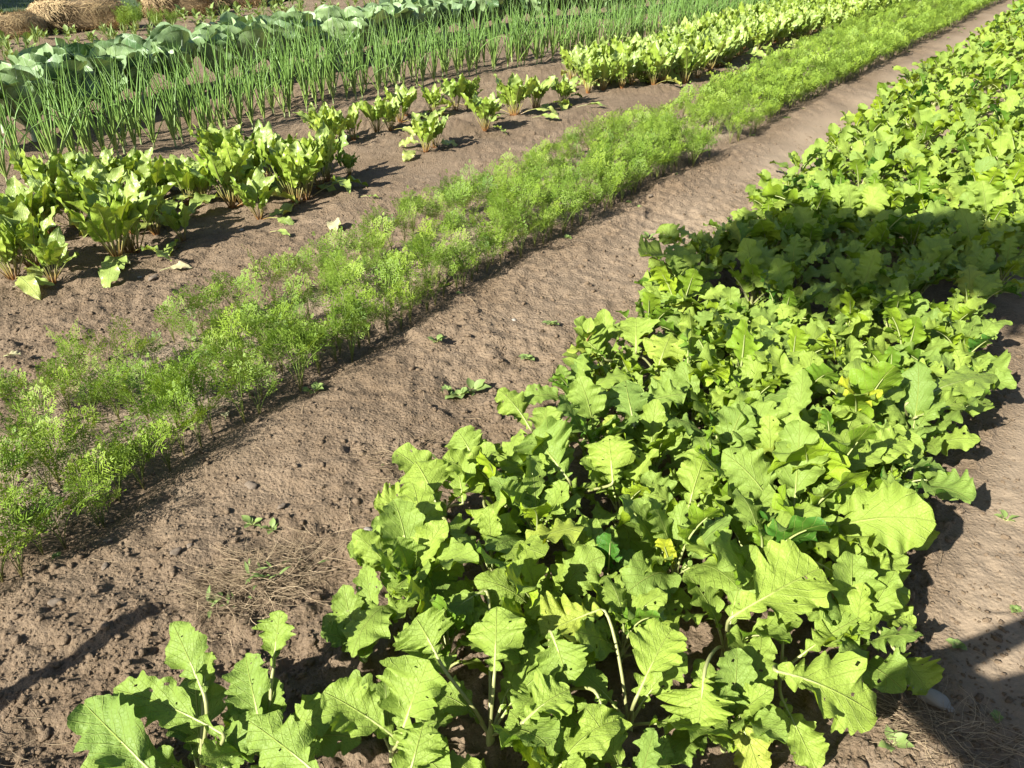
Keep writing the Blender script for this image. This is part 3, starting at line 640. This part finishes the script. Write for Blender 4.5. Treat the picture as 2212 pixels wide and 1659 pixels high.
for x, y, s in pc[298:]:
    a, b = (FN if y < 7 else FA)[int(U(0, 6))]; r = U(0, 6.28); R_ = np.array([[math.cos(r), -math.sin(r), 0], [math.sin(r), math.cos(r), 0], [0, 0, 1]]) * s; o = np.array([x, y, gz(x, y)])
    mf.add(a[0] @ R_.T + o, a[1], a[2]); ms.add(b[0] @ R_.T + o, b[1], b[2])
r = empty('carrot_foliage', (0, 0, 0)); tag(r, 'dense far mass of feathery carrot tops running to the top right', 'carrot tops', 'carrot plants in the feathery strip', 'stuff')
ob('fronds', mf.mesh('far_fronds', M['carrot']), r)['kind'] = 'stuff'; ob('stalks', ms.mesh('far_stalks', M['carrot_stem']), r)['kind'] = 'stuff'

# ------------------------------------------------------------------ straw bales
def straw_bale(loc, rz, dim, label):
    r = empty('straw_bale', loc); r.rotation_euler = (0, 0, rz); tag(r, label, 'straw bale', 'straw bales along the lawn')
    L, D, Hh = dim; mb = MB(); nu_, nv_ = 60, 28; th = np.linspace(0, 2 * PI, nu_, endpoint=False); ph = np.linspace(-PI / 2, PI / 2, nv_)
    def sq(c, p): return np.sign(c) * np.abs(c) ** p
    T_, F_ = np.meshgrid(th, ph)
    def surf(T_, F_):
        x = L / 2 * sq(np.cos(T_), .38) * sq(np.cos(F_), .38); y = D / 2 * sq(np.sin(T_), .38) * sq(np.cos(F_), .38); z = Hh / 2 * sq(np.sin(F_), .5) + Hh / 2
        k = 1 + .18 * vnoise(x * 4 + loc[0] * 3, z * 4 + y * 3, 40) + .10 * vnoise(x * 12 + 5, z * 12 + y * 9, 41)
        sag = .10 * Hh * vnoise(x * 3 + loc[1], y * 3, 43)
        return np.stack([x * k, y * k, np.maximum(z * (.96 + .12 * vnoise(x * 5, y * 5 + loc[0], 42)) + sag * z / Hh, -.02)], -1)
    V = surf(T_, F_); mb.add(V, quads(nv_, nu_, True), np.zeros((V.shape[0] * V.shape[1], 3)) + .5); ob('body', mb.mesh('bale_body', M['straw_core']), r)
    st = MB()
    for _ in range(8000):
        t, f = U(0, 6.28), math.asin(U(-.7, 1)); p = surf(np.array([t]), np.array([f]))[0]; nr = nrm(np.array([p[0] / L, p[1] / D, (p[2] - Hh / 2) / Hh]) + 1e-6)
        tg = nrm(np.cross(nr, rng.normal(size=3))); tg = nrm(tg * [1, 1, .55] + np.array([0, 0, -.35]) * (abs(nr[2]) < .6)); l = U(.04, .14); d = nrm(tg + nr * U(-.05, .4)); q = p + d * l * .5 + nr * .012; e = p + d * l + np.array([0, 0, -U(0, .06)]) + nr * .01
        w = nrm(np.cross(d, nr)) * .0028; ti = U(.1, 1)
        st.add([p - w, p + w, q + w, q - w, e + w * .5, e - w * .5], [[0, 1, 2, 3], [3, 2, 4, 5]], [[0, 0, ti]] * 6)
    o = ob('loose_straw', st.mesh('bale_straw', M['straw'])); o.parent = r; return r
def at2(x, y): g = G(x, y); return (g[0], g[1], gz(g[0], g[1]) - .02)
ang = math.atan2(.838, .545)
def bale_px(x, y, L, D, Hh, lb, da=0):
    g = G(x, y); p = (g[0] + out[0] * D * .5, g[1] + out[1] * D * .5, gz(g[0], g[1]) - .02); straw_bale(p, ang + da, (L, D, Hh), lb)
bale_px(25, 86, 1.15, .55, .32, 'low sagging straw bale at the left edge of the photo', -.55)
bale_px(205, 70, 1.25, .6, .41, 'tallest straw bale between the low bale and the dark gap', -.5)
bale_px(414, 36, 1.15, .6, .5, 'straw bale right of the dark gap in the bales', -.45)
bale_px(520, 16, 1.2, .65, .45, 'farthest straw bale at the right end of the bale line', -.45)

# ------------------------------------------------------------------ young plants and weeds behind the cabbages
SP = [seedling_proto('young_pepper', 9, .09, .14, .26, 45, hgt=.12), seedling_proto('young_weed', 8, .06, .12, .2, 50, hgt=.05), seedling_proto('grassy_weed', 9, .12, .25, .035, 75, hgt=0)]
def dill_proto():
    f, s = MB(), MB()
    for i in range(16): frond(f, s, i * 2.4, math.radians(U(70, 88)), math.radians(U(40, 80)), U(.3, .42), .35, 1, .003)
    return finish('dill_plant', f, s, M['carrot'], M['carrot_stem'], 'fronds', 'stalks')
DI = dill_proto()
for k, (x, y, s) in enumerate([(275, 72, 1.), (300, 66, 1.05), (345, 70, .85), (375, 68, .8)]):
    plant(DI, at2(x, y), U(0, 6), s, ['yellow green feathery herb before the right end of the tallest bale', 'feathery herb clump with orange foot beside the bale gap', 'soft green feathery herb in front of the bale gap', 'rightmost feathery herb before the bale right of the gap'][k], 'herb', 'feathery herbs by the bales')
for k, (x, y, s) in enumerate([(15, 118, 1.4), (65, 112, 1.2), (150, 92, .9), (400, 50, 1.2), (425, 55, 1.2), (462, 48, 1.3), (495, 46, 1.1), (515, 42, 1.2), (560, 50, 1.1), (590, 40, 1.2), (610, 30, 1.2), (650, 24, 1.2), (540, 28, 1.1), (700, 20, 1.2)]):
    plant(SP[0], at2(x, y), U(0, 6), s * 1.05, 'young leafy pepper plant, %s counting from the left photo edge' % ordinal(k), 'young plant', 'young plants before the bales', .1)
for k in range(200):
    x, y = U(-20, 900), U(0, 1); y = 96 - x * .085 + (y - .5) * 120 * (1 - x / 1600)
    if y < 4: continue
    g = G(x, y)
    if polydist(np.array([g[0]]), np.array([g[1]]), [tuple(q) for q in CBL])[0] > -.75: continue
    pr = SP[1] if U(0, 1) < .55 else SP[2]
    plant(pr, (g[0], g[1], gz(g[0], g[1])), U(0, 6), U(.6, 1.4), ('low leafy weed' if pr is SP[1] else 'thin upright grassy weed') + ' on the soil between cabbages and straw bales', 'weed', 'weeds behind the cabbages', .15)

# ------------------------------------------------------------------ weeds, fallen leaves, stones and litter on the near soil
WP = [seedling_proto('small_weed', 7, .02, .05, .25, 30), seedling_proto('small_weed', 10, .015, .035, .35, 25)]
k = 0
for (x, y, s, lb) in [(680, 860, 1.2, 'small star shaped weed in the shade edge of the carrots'), (1190, 715, 1.3, 'limp weed on the path left of the mustard bed edge'), (945, 760, 1., 'tiny weed in mid path beside the carrots'),
      (1140, 780, 1.3, 'lone weed seedling casting a shadow near the leafy weed'), (1400, 520, 1.2, 'weed tuft on the path left of the narrow upper leaf'), (990, 855, 1.8, 'flat grey green weed patch in the middle of the path'), (1020, 845, 1.6, 'right part of the flat weed patch in mid path'),
      (965, 848, 1.4, 'left part of the flat weed patch in mid path'), (1730, 350, 1., 'weed seedling on the far path'), (2065, 1400, .8, 'weed lying in the photographer shadow edge'), (2170, 1130, .8, 'weed on the right path level with the oval leaf'),
      (2190, 1330, .7, 'weed on the right path above the photographer shadow'), (590, 1150, .8, 'yellowing weed seedling on the lumpy soil'), (2150, 1560, .6, 'weed in the photographer shadow at the bottom right'), (545, 1135, .9, 'dry weed seedling left of the yellowing one'), (470, 1320, .8, 'tiny weed on the left rim of the dry grass'), (1920, 1620, 1., 'dark small weed beside the dry roots at the bottom'),
      (1560, 560, 1., 'weed just outside the mustard leaves near the round shadow')]:
    g = G(x, y); plant(WP[k % 2], (g[0], g[1], gz(g[0], g[1])), U(0, 6), s, lb, 'weed', None, .1); k += 1
for i in range(46):
    x0 = U(-50, 1500); s = U(0, total * .5); p = carr_at(s, U(-.35, 0)) if i % 2 else carr_at(s, U(.1, 1))
    if in_view((p[0], p[1], 0), 0): plant(WP[i % 2], (p[0], p[1], gz(*p)), U(0, 6), U(.5, 1.), 'tiny green seedling at the foot of the carrot strip', 'seedling', 'seedlings under the carrots', .1)
# the bigger leafy weed with a reddish stem at the bed edge
f, s = MB(), MB()
for i in range(12):
    q = i / 11; rosette_leaf(f, s, (0, 0, .04 + .17 * q), i * 2.4, math.radians(25 + 40 * q), math.radians(-15 + 50 * q), .12 - .05 * q, (.12 - .05 * q) * .3, .15, prof_lance, nu=14, rp=.0018, tint=U(.5, .8), nv=4, teeth=.03, ruffle=.05, shear=.1)
tube(s, [(0, 0, -.02), (0, 0, .1), (0, 0, .22)], [.005, .0045, .002], 6)
g = G(1262, 850); r = empty('leafy_weed', (g[0], g[1], gz(g[0], g[1]))); tag(r, 'leafy upright weed with reddish stem and pointed leaves on the bed edge', 'weed')
ob('foliage', f.mesh('weed_foliage', M['mustard']), r); ob('stem', s.mesh('weed_stem', stalk_mat('red_stem', (.30, .09, .05), (.28, .2, .08))), r)
def fallen(x, y, L, wr, lb, az=None, mat='withered'):
    g = G(x, y); f, s = MB(), MB(); rosette_leaf(f, s, (0, 0, .01), U(0, 6.28) if az is None else az, math.radians(18), math.radians(-20), L, L * wr, .3, prof_beet, nu=20, rp=.002, tint=U(.3, .9), roll=U(-.7, .7), nv=4, ruffle=.3, rf=3, teeth=0)
    r = empty('fallen_leaf', (g[0], g[1], gz(g[0], g[1]))); tag(r, lb, 'fallen leaf'); ob('blade', f.mesh('fallen_blade', M[mat]), r); ob('stalk', s.mesh('fallen_stalk', M['mustard_stem']), r)
fallen(235, 572, .14, .2, 'pale withered leaf hanging at the foot of the large left beet', -.3); fallen(345, 582, .16, .13, 'long pale withered leaf lying right of the large left beet', .1)
fallen(715, 480, .2, .2, 'curled pale leaf on the soil below the red stalked beet', -1.2); fallen(585, 505, .16, .12, 'long fallen beet leaf reaching toward the carrots', -.6, 'beet')
fallen(780, 430, .15, .14, 'fallen leaf with white stalk at the right of the bushy clump', -.5, 'beet'); fallen(30, 625, .2, .14, 'fallen leaf at the left photo edge below the beets', 0, 'beet')
fallen(1150, 262, .26, .12, 'long drooped leaf on the soil under the middle beets', -.5, 'beet'); fallen(1245, 235, .3, .1, 'fallen leaf on the soil right of the bundle stalked beet', -.3, 'beet')
fallen(15, 790, .07, .3, 'small tan dead leaf left of the carrots', 0); fallen(490, 1298 - 380, .05, .3, 'tiny curled dead leaf among the carrots')
fallen(735, 560 + 90, .05, .35, 'small pale leaf scrap between the carrots')

import bmesh
def stone_mesh(name, mat, sub=2, seed=0, flat=.7):
    bm = bmesh.new(); bmesh.ops.create_icosphere(bm, subdivisions=sub, radius=1)
    for v in bm.verts:
        c = v.co; k = 1 + .5 * float(vnoise(np.array([c.x * 1.3 + seed * 7]), np.array([c.y * 1.3 + c.z * 1.7 + seed]), seed)[0]) + .12 * math.sin(5 * c.x + seed + 3 * c.z)
        v.co = Vector((c.x * k * 1.15, c.y * k * .9, c.z * k * flat))
    me = bpy.data.meshes.new(name); bm.to_mesh(me); bm.free(); me.materials.append(mat)
    for p in me.polygons: p.use_smooth = True
    return me
SM = [stone_mesh('stone_a', M['stone'], 3, 3), stone_mesh('stone_b', M['stone'], 3, 8, .55), stone_mesh('pale', M['pale_stone'], 3, 5, .5)]
for x, y, r_, m_, lb in [(128, 1325, .016, 0, 'round brown stone on the bare soil left of the dry grass'), (330, 598, .03, 1, 'flat brown stone below the large left beet'), (798, 1165, .022, 2, 'pale round stone at the mustard edge above the dry grass'),
      (1110, 700, .012, 2, 'small white pebble in the middle of the path'), (1405, 432, .022, 1, 'tan stone on the path beside the carrots'), (1195, 930 - 5, .014, 0, 'pinkish pebble in mid path right of the weed patch'), (540, 1640, .022, 0, 'grey stone under the front leaves of the near plants'),
      (232, 1300 - 60, .013, 1, 'half buried brown pebble left of the dry grass'), (235, 1215 - 40, .012, 0, 'pebble by the shadow of the carrot edge'), (165, 1575, .013, 2, 'light angular stone at the bottom left corner'), (2015, 1515, .03, 2, 'long white stone right of the lowest mustard plant'),
      (1195, 925, .012, 2, 'small cream pebble by the mustard edge'), (415, 1195, .013, 1, 'brown pebble right of the carrot shadow on lumpy soil'), (385, 1212, .016, 0, 'brown stone in the lumpy soil cluster'), (545, 1060, .02, 0, 'half buried stone on the crest of the lumpy soil'),
      (2003, 228, .02, 2, 'tiny white pebble on the far path'), (610, 1105, .014, 1, 'pale buried stone among the clods'), (300, 590, .012, 2, 'white shell scrap below the large left beet'), (520, 590 - 100, .014, 2, 'small white stone between beets and carrots')]:
    g = G(x, y); o = ob('stone', SM[m_]); o.location = (g[0], g[1], gz(g[0], g[1]) + r_ * .15); r_ *= .75; o.scale = (r_ * (2. if 'long' in lb else 1.1), r_, r_); o.rotation_euler = (0, 0, U(0, 3) if 'long' not in lb else -.8); tag(o, lb, 'stone')
# clods: one mass of crumbs
def ico(sub):
    bm = bmesh.new(); bmesh.ops.create_icosphere(bm, subdivisions=sub, radius=1); v = np.array([x.co[:] for x in bm.verts]); f = np.array([[q.index for q in p.verts] for p in bm.faces]); bm.free(); return v, f
I1, I2 = ico(1), ico(2); CV, CF, n0 = [], [], 0; cnt = 0
NC = 60000; cyy = .9 + 6 * rng.uniform(0, 1, NC) ** 1.6; cxx = rng.uniform(-.68, .68, NC) * (cyy * .862 + .76)
cr = rough(cxx, cyy); cz = ground_z(cxx, cyy); inb = (cxx > np.interp(cyy, [p[1] for p in MUSL], [p[0] for p in MUSL])) & (cxx < np.interp(cyy, [p[1] for p in MUSR], [p[0] for p in MUSR]))
keep = (rng.uniform(0, 1, NC) < .15 + cr * 1.1) & ~(inb & (rng.uniform(0, 1, NC) < .8))
for xx, yy, zz in zip(cxx[keep], cyy[keep], cz[keep]):
    q_ = U(0, 1); r_ = .0014 + .0035 * U(0, 1) ** 2 + (.008 * U(0, 1) ** 1.6 if q_ < .16 else 0) + (.006 * U(0, 1) if q_ < .01 else 0); v, f = I2 if r_ > .008 else I1
    k = 1 + .5 * rng.uniform(-1, 1, (len(v), 1)) * (.8 if len(v) < 20 else .5); a = U(0, 6.28); c_, s_ = math.cos(a), math.sin(a)
    vv = (v * k * [1.25, .85, .7] * r_) @ np.array([[c_, -s_, 0], [s_, c_, 0], [0, 0, 1]])
    CV.append(vv + [xx, yy, zz + r_ * .2]); CF.append(f + n0); n0 += len(v)
CVa = np.concatenate(CV); me = mesh_from('clods', CVa, np.concatenate(CF), np.zeros((len(CVa), 3)), M['soil'], False)
tag(ob('soil_crumbs', me), 'loose crumbs and small clods scattered over the soil', 'soil crumbs', kind='stuff')
# dry stems
def dry_stem(mb, p, az, l, lift, w=.0011, curl=.5):
    t = np.linspace(0, 1, 6); a = az + curl * (t - .5); P = np.stack([np.cumsum(np.cos(a)), np.cumsum(np.sin(a)), np.zeros(6)], -1) * l / 6; P -= P[0]
    P = P + p; zz = ground_z(P[:, 0], P[:, 1]); P[:, 2] = np.maximum(zz, zz[0] + lift[0] + (lift[1] - lift[0]) * t) + .002; tube(mb, P, w * np.array([1, 1, .9, .8, .7, .4]), 3, U(0, 1))
mb = MB()
for _ in range(800):
    yy = .95 + 5 * U(0, 1) ** 1.6; dep = yy * .862 + .76; xx = U(-.66, .66) * dep; edge = abs(xx - seg_y(MUSL, yy))
    if U(0, 1) > .25 + .75 * math.exp(-edge / .22): continue
    dry_stem(mb, np.array([xx, yy, 0]), U(0, 6.28), U(.03, .13), (0, U(0, .012)), U(.0005, .001))
tag(ob('dry_litter', mb.mesh('dry_litter', M['dry'])), 'thin dry stems littering the path along the mustard bed', 'dry stems', kind='stuff')
def tuft(px, n, spread, lb, name='dry_grass_tuft', hh=.05, green=14, elong=(1., 0)):
    mb = MB(); g = G(*px)
    for _ in range(n):
        a = U(0, 6.28); rr = spread * U(0, 1) ** .7; dx = rr * math.cos(a) * elong[0]; dy = rr * math.sin(a) + dx * elong[1]
        az = math.atan2(dy, dx) + U(-1.2, 1.2) if U(0, 1) < .6 else U(2.6, 3.6)
        dry_stem(mb, np.array([g[0] + dx, g[1] + dy, 0]), az, U(.04, .14), (U(0, .5) * hh, U(-.2, 1.1) * hh), U(.0004, .0009), U(-1.6, 1.6))
    r = empty(name, (g[0], g[1], 0)); v = mb.mesh(name, M['dry']); o = ob('dry_stems', v, r); o.location = (-g[0], -g[1], 0); tag(r, lb, 'dry grass')
    if green:
        f, s = MB(), MB()
        for i in range(green):
            L = U(.02, .055); rosette_leaf(f, s, (U(-.1, .1) * spread * 6, U(-.05, .05) * spread * 5, .01 + gz(g[0], g[1])), U(0, 6.28), math.radians(U(20, 60)), math.radians(U(-10, 20)), L, L * .1, .1, prof_lance, nu=8, rp=.0008, nv=1, teeth=0, tint=U(.2, .6))
        ob('green_blades', f.mesh('green_blades', M['weed']), r)['kind'] = 'stuff'
tuft((560, 1270), 420, .13, 'tangled dry grass tuft beside the mustard bed above the lone plants', elong=(1.1, .25))
tuft((500, 1330), 110, .10, 'smaller dry grass wisp adjoining the left side of the big tuft', green=8)
tuft((680, 1225), 110, .12, 'dry grass wisp between the big tuft and the mustard leaves', green=5)
tuft((1240, 860), 200, .13, 'flattened dry grass around the leafy weed on the bed edge', hh=.025, green=4)
tuft((900, 1010), 170, .14, 'dry grass and scraps at the bed corner above the spreading leaves', hh=.03, green=8)
tuft((1490, 690), 130, .14, 'flattened dry grass by the speckled yellow leaf', hh=.02, green=8)
tuft((2010, 1590), 190, .085, 'dry pulled up roots beside the white stone at the bottom right', 'dry_roots', .03, 0)
tuft((2180, 1640), 110, .08, 'dry roots in the photographer shadow at the bottom right corner', 'dry_roots', .025, 0)
tuft((100, 1620), 30, .08, 'pale dry straws at the bottom left corner', hh=.02, green=0)

# ------------------------------------------------------------------ what stands around the view and throws shade into it
SX, SY = -SUNV.x, -SUNV.y
def leafy(mb, c, rad, n, size=.06):
    c = np.array(c); D = nrm(rng.normal(size=(n, 3))) * (rng.uniform(.15, 1, (n, 1)) ** .45) * np.array(rad)
    lump = 1 + .35 * np.sin(D[:, :1] * 5 / rad[0]) * np.cos(D[:, 1:2] * 4 / rad[0]); P = c + D * lump
    d = nrm(rng.normal(size=(n, 3)) + [0, 0, -.3]); w = nrm(np.cross(d, rng.normal(size=(n, 3)))); L = size * rng.uniform(.7, 1.3, (n, 1))
    V = np.stack([P, P + d * L * .5 + w * L * .28, P + d * L, P + d * L * .5 - w * L * .28], 1); ti = np.repeat(rng.uniform(.1, .9, n), 4)
    mb.add(V.reshape(-1, 3), np.arange(4 * n).reshape(-1, 4), np.stack([np.full(4 * n, .5), np.full(4 * n, .3), ti], -1))
def tree(loc, limbs, clumps, label, size=.09):
    r = empty('broadleaf_tree', loc); tag(r, label, 'tree'); t = MB()
    for P_, R_ in limbs: tube(t, P_, R_, 9)
    ob('trunk', t.mesh('trunk', M['bark']), r); c = MB()
    for cc, rad, n in clumps: leafy(c, cc, rad, n, size)
    ob('crown', c.mesh('crown', M['tree_leaf'], False), r)
target = np.array([1.5, 3.33, .28]); tip = target + np.array(SUNV) * 5.6  # unseen tree added; its bough sits sunward of target to throw the round shadow
T0 = np.array([1.2, -4.6, gz(1.2, -4.6)])
q = tip - T0
tree(tuple(T0), [([(0, 0, -.2), (.05, 0, 1.5), (0, .1, 3.2), (.1, .2, 5.5)], [.17, .15, .12, .05]), ([(0, .1, 3.0), q * [.35, .35, 0] + [0, 0, 3.9], q * [.75, .75, 0] + [0, 0, q[2] + .25], q], [.08, .06, .035, .012])],
     [(q, (.74, .50, .22), 6500), (q + [.62, -.2, .1], (.5, .42, .24), 3000), ((0, .3, 5.6), (1.5, 1.5, 1.1), 5000), ((.5, -.3, 4.6), (1.2, 1.2, .8), 2500)], 'unseen leafy tree added behind the camera so its low bough throws the round shadow', .08)
for k, (x, y, hh) in enumerate([(-15.6, 10.9, 5.6), (-18.5, 14.5, 6.5), (-13.2, 9.9, 3.6)]):
    tree((x, y, 0), [([(0, 0, -.2), (.1, 0, hh * .4), (0, .1, hh * .9)], [.25, .2, .08]), ([(0, 0, hh * .4), (1, .4, hh * .7)], [.1, .04]), ([(0, 0, hh * .45), (-.9, -.6, hh * .75)], [.1, .04])],
         [((0, 0, hh * .75), (2.3, 2.3, hh * .36), 5000), ((.8, .5, hh * .55), (1.6, 1.5, hh * .25), 2500)], ['broad tree left of the bales shading the lawn', 'taller tree farther left shading the far lawn', 'low bushy tree left of the bales'][k], .24)
# weathered post, left of the frame
tipg = G(345, 1345); hp = .8; pb = np.array([tipg[0], tipg[1]]) - np.array([SX, SY]) / SUNV.z * hp
bm = bmesh.new(); bmesh.ops.create_cube(bm, size=1)
for v in bm.verts:
    v.co = Vector((v.co.x * .042, v.co.y * .042, (v.co.z + .5) * (hp + .25) - .25))
    if v.co.z > .5: v.co.z += .03 * (1 if v.co.x > 0 else -1)
bmesh.ops.subdivide_edges(bm, edges=bm.edges[:], cuts=6, use_grid_fill=True)
for v in bm.verts: v.co.x += .006 * math.sin(v.co.z * 9) ; v.co.y += .004 * math.cos(v.co.z * 7 + v.co.x * 30)
me = bpy.data.meshes.new('post'); bm.to_mesh(me); bm.free(); me.materials.append(M['wood'])
o = ob('wooden_post', me); o.location = (pb[0], pb[1], 0); o.rotation_euler = (0, 0, .78); tag(o, 'weathered wooden post whose long shadow lies at the lower left', 'post')
# the photographer
def skin(name, verts, edges, radii, mat, parent, root=0):
    me = bpy.data.meshes.new(name); me.from_pydata(verts, edges, []); me.materials.append(mat); o = ob(name, me, parent)
    m = o.modifiers.new('Skin', 'SKIN'); m.use_smooth_shade = True; me.skin_vertices[0].data.foreach_set('radius', [r for q in radii for r in (q, q)] ) if False else None
    for i, r_ in enumerate(radii): me.skin_vertices[0].data[i].radius = (r_[0], r_[1]) if isinstance(r_, tuple) else (r_, r_)
    me.skin_vertices[0].data[root].use_root = True
    s_ = o.modifiers.new('Sub', 'SUBSURF'); s_.levels = 1; s_.render_levels = 2; return o
M['skin'] = plain('skin', (.45, .26, .18), (.55, .34, .24), 20, .55, .05); M['shirt'] = plain('shirt', (.10, .14, .22), (.14, .18, .28), 30, .85, .2)
M['jeans'] = plain('jeans', (.03, .05, .10), (.06, .08, .14), 60, .9, .2); M['hair'] = plain('hair', (.05, .03, .02), (.12, .08, .05), 40, .6, .4); M['phone'] = plain('phone_case', (.02, .02, .02), (.03, .03, .03), 10, .4, 0)
pr = empty('person', (-.19, -.31, gz(.02, -.4))); tag(pr, 'person in blue shirt and jeans holding up a phone to photograph the beds', 'person')
by = 0.0
bv = [(0, 0, .92), (0, .0, 1.08), (0, .01, 1.25), (0, .01, 1.40), (0, .03, 1.50), (0, .06, 1.60), (0, .06, 1.70),
      (-.20, .0, 1.37), (-.10, .33, 1.18), (.08, .27, 1.41), (.18, 0, 1.37), (.36, .20, 1.16), (.265, .27, 1.41),
      (-.095, 0, .86), (-.11, .02, .48), (-.12, -.01, .09), (-.13, .13, .035), (.095, 0, .86), (.11, .02, .48), (.12, -.01, .09), (.13, .13, .035)]
be = [(0, 1), (1, 2), (2, 3), (3, 4), (4, 5), (5, 6), (3, 7), (7, 8), (8, 9), (3, 10), (10, 11), (11, 12), (0, 13), (13, 14), (14, 15), (15, 16), (0, 17), (17, 18), (18, 19), (19, 20)]
br = [(.15, .11), (.135, .10), (.15, .11), (.15, .095), .055, .082, .07, .055, .040, .027, .055, .040, .027, .085, .055, .04, .035, .085, .055, .04, .035]
body = skin('body', bv, be, br, M['skin'], pr)
sv = [bv[i] for i in (0, 1, 2, 3, 7, 8, 10, 11)]; skin('shirt', sv + [(0, .02, 1.44)], [(0, 1), (1, 2), (2, 3), (3, 4), (4, 5), (3, 6), (6, 7), (3, 8)], [(.18, .14), (.17, .13), (.185, .135), (.185, .12), .088, .062, .088, .062, .07], M['shirt'], pr)
jv = [bv[i] for i in (0, 13, 14, 15, 17, 18, 19)]; skin('trousers', jv, [(0, 1), (1, 2), (2, 3), (0, 4), (4, 5), (5, 6)], [(.16, .125), .10, .07, .055, .10, .07, .055], M['jeans'], pr)
skin('hair', [(0, .02, 1.60), (0, .03, 1.70), (0, .07, 1.755)], [(0, 1), (1, 2)], [(.07, .07), (.095, .10), (.06, .07)], M['hair'], pr)
for sx in (-1, 1):
    w = np.array([.08 if sx < 0 else .265, .27, 1.41]); hv = [tuple(w), tuple(w + [-sx * .01, .02, .05])]; he = [(0, 1)]; hr = [.026, (.032, .018)]
    for kf in range(4):
        b0 = w + [-sx * .012, .012 + .018 * kf, .075 + .004 * kf]; n_ = len(hv); ln = [.06, .07, .066, .052][kf]
        hv += [tuple(b0), tuple(b0 + [-sx * ln * .3, .01, ln * .35]), tuple(b0 + [-sx * ln * .75, .012, ln * .30])]; he += [(1, n_), (n_, n_ + 1), (n_ + 1, n_ + 2)]; hr += [.0095, .0085, .007]
    n_ = len(hv); hv += [tuple(w + [-sx * .03, -.012, .05]), tuple(w + [-sx * .055, -.014, .08])]; he += [(1, n_), (n_, n_ + 1)]; hr += [.011, .009]
    skin('hand', hv, he, hr, M['skin'], pr)
bm = bmesh.new(); bmesh.ops.create_cube(bm, size=1)
for v in bm.verts: v.co = Vector((v.co.x * .145, v.co.y * .008, v.co.z * .072))
bmesh.ops.bevel(bm, geom=bm.edges[:], offset=.003, segments=2); me = bpy.data.meshes.new('phone'); bm.to_mesh(me); bm.free(); me.materials.append(M['phone'])
ph = ob('mobile_phone', me); ph.location = (0, -.016, 1.492); ph.rotation_euler = (-PITCH, 0, 0); tag(ph, 'black mobile phone held sideways in both hands', 'phone')
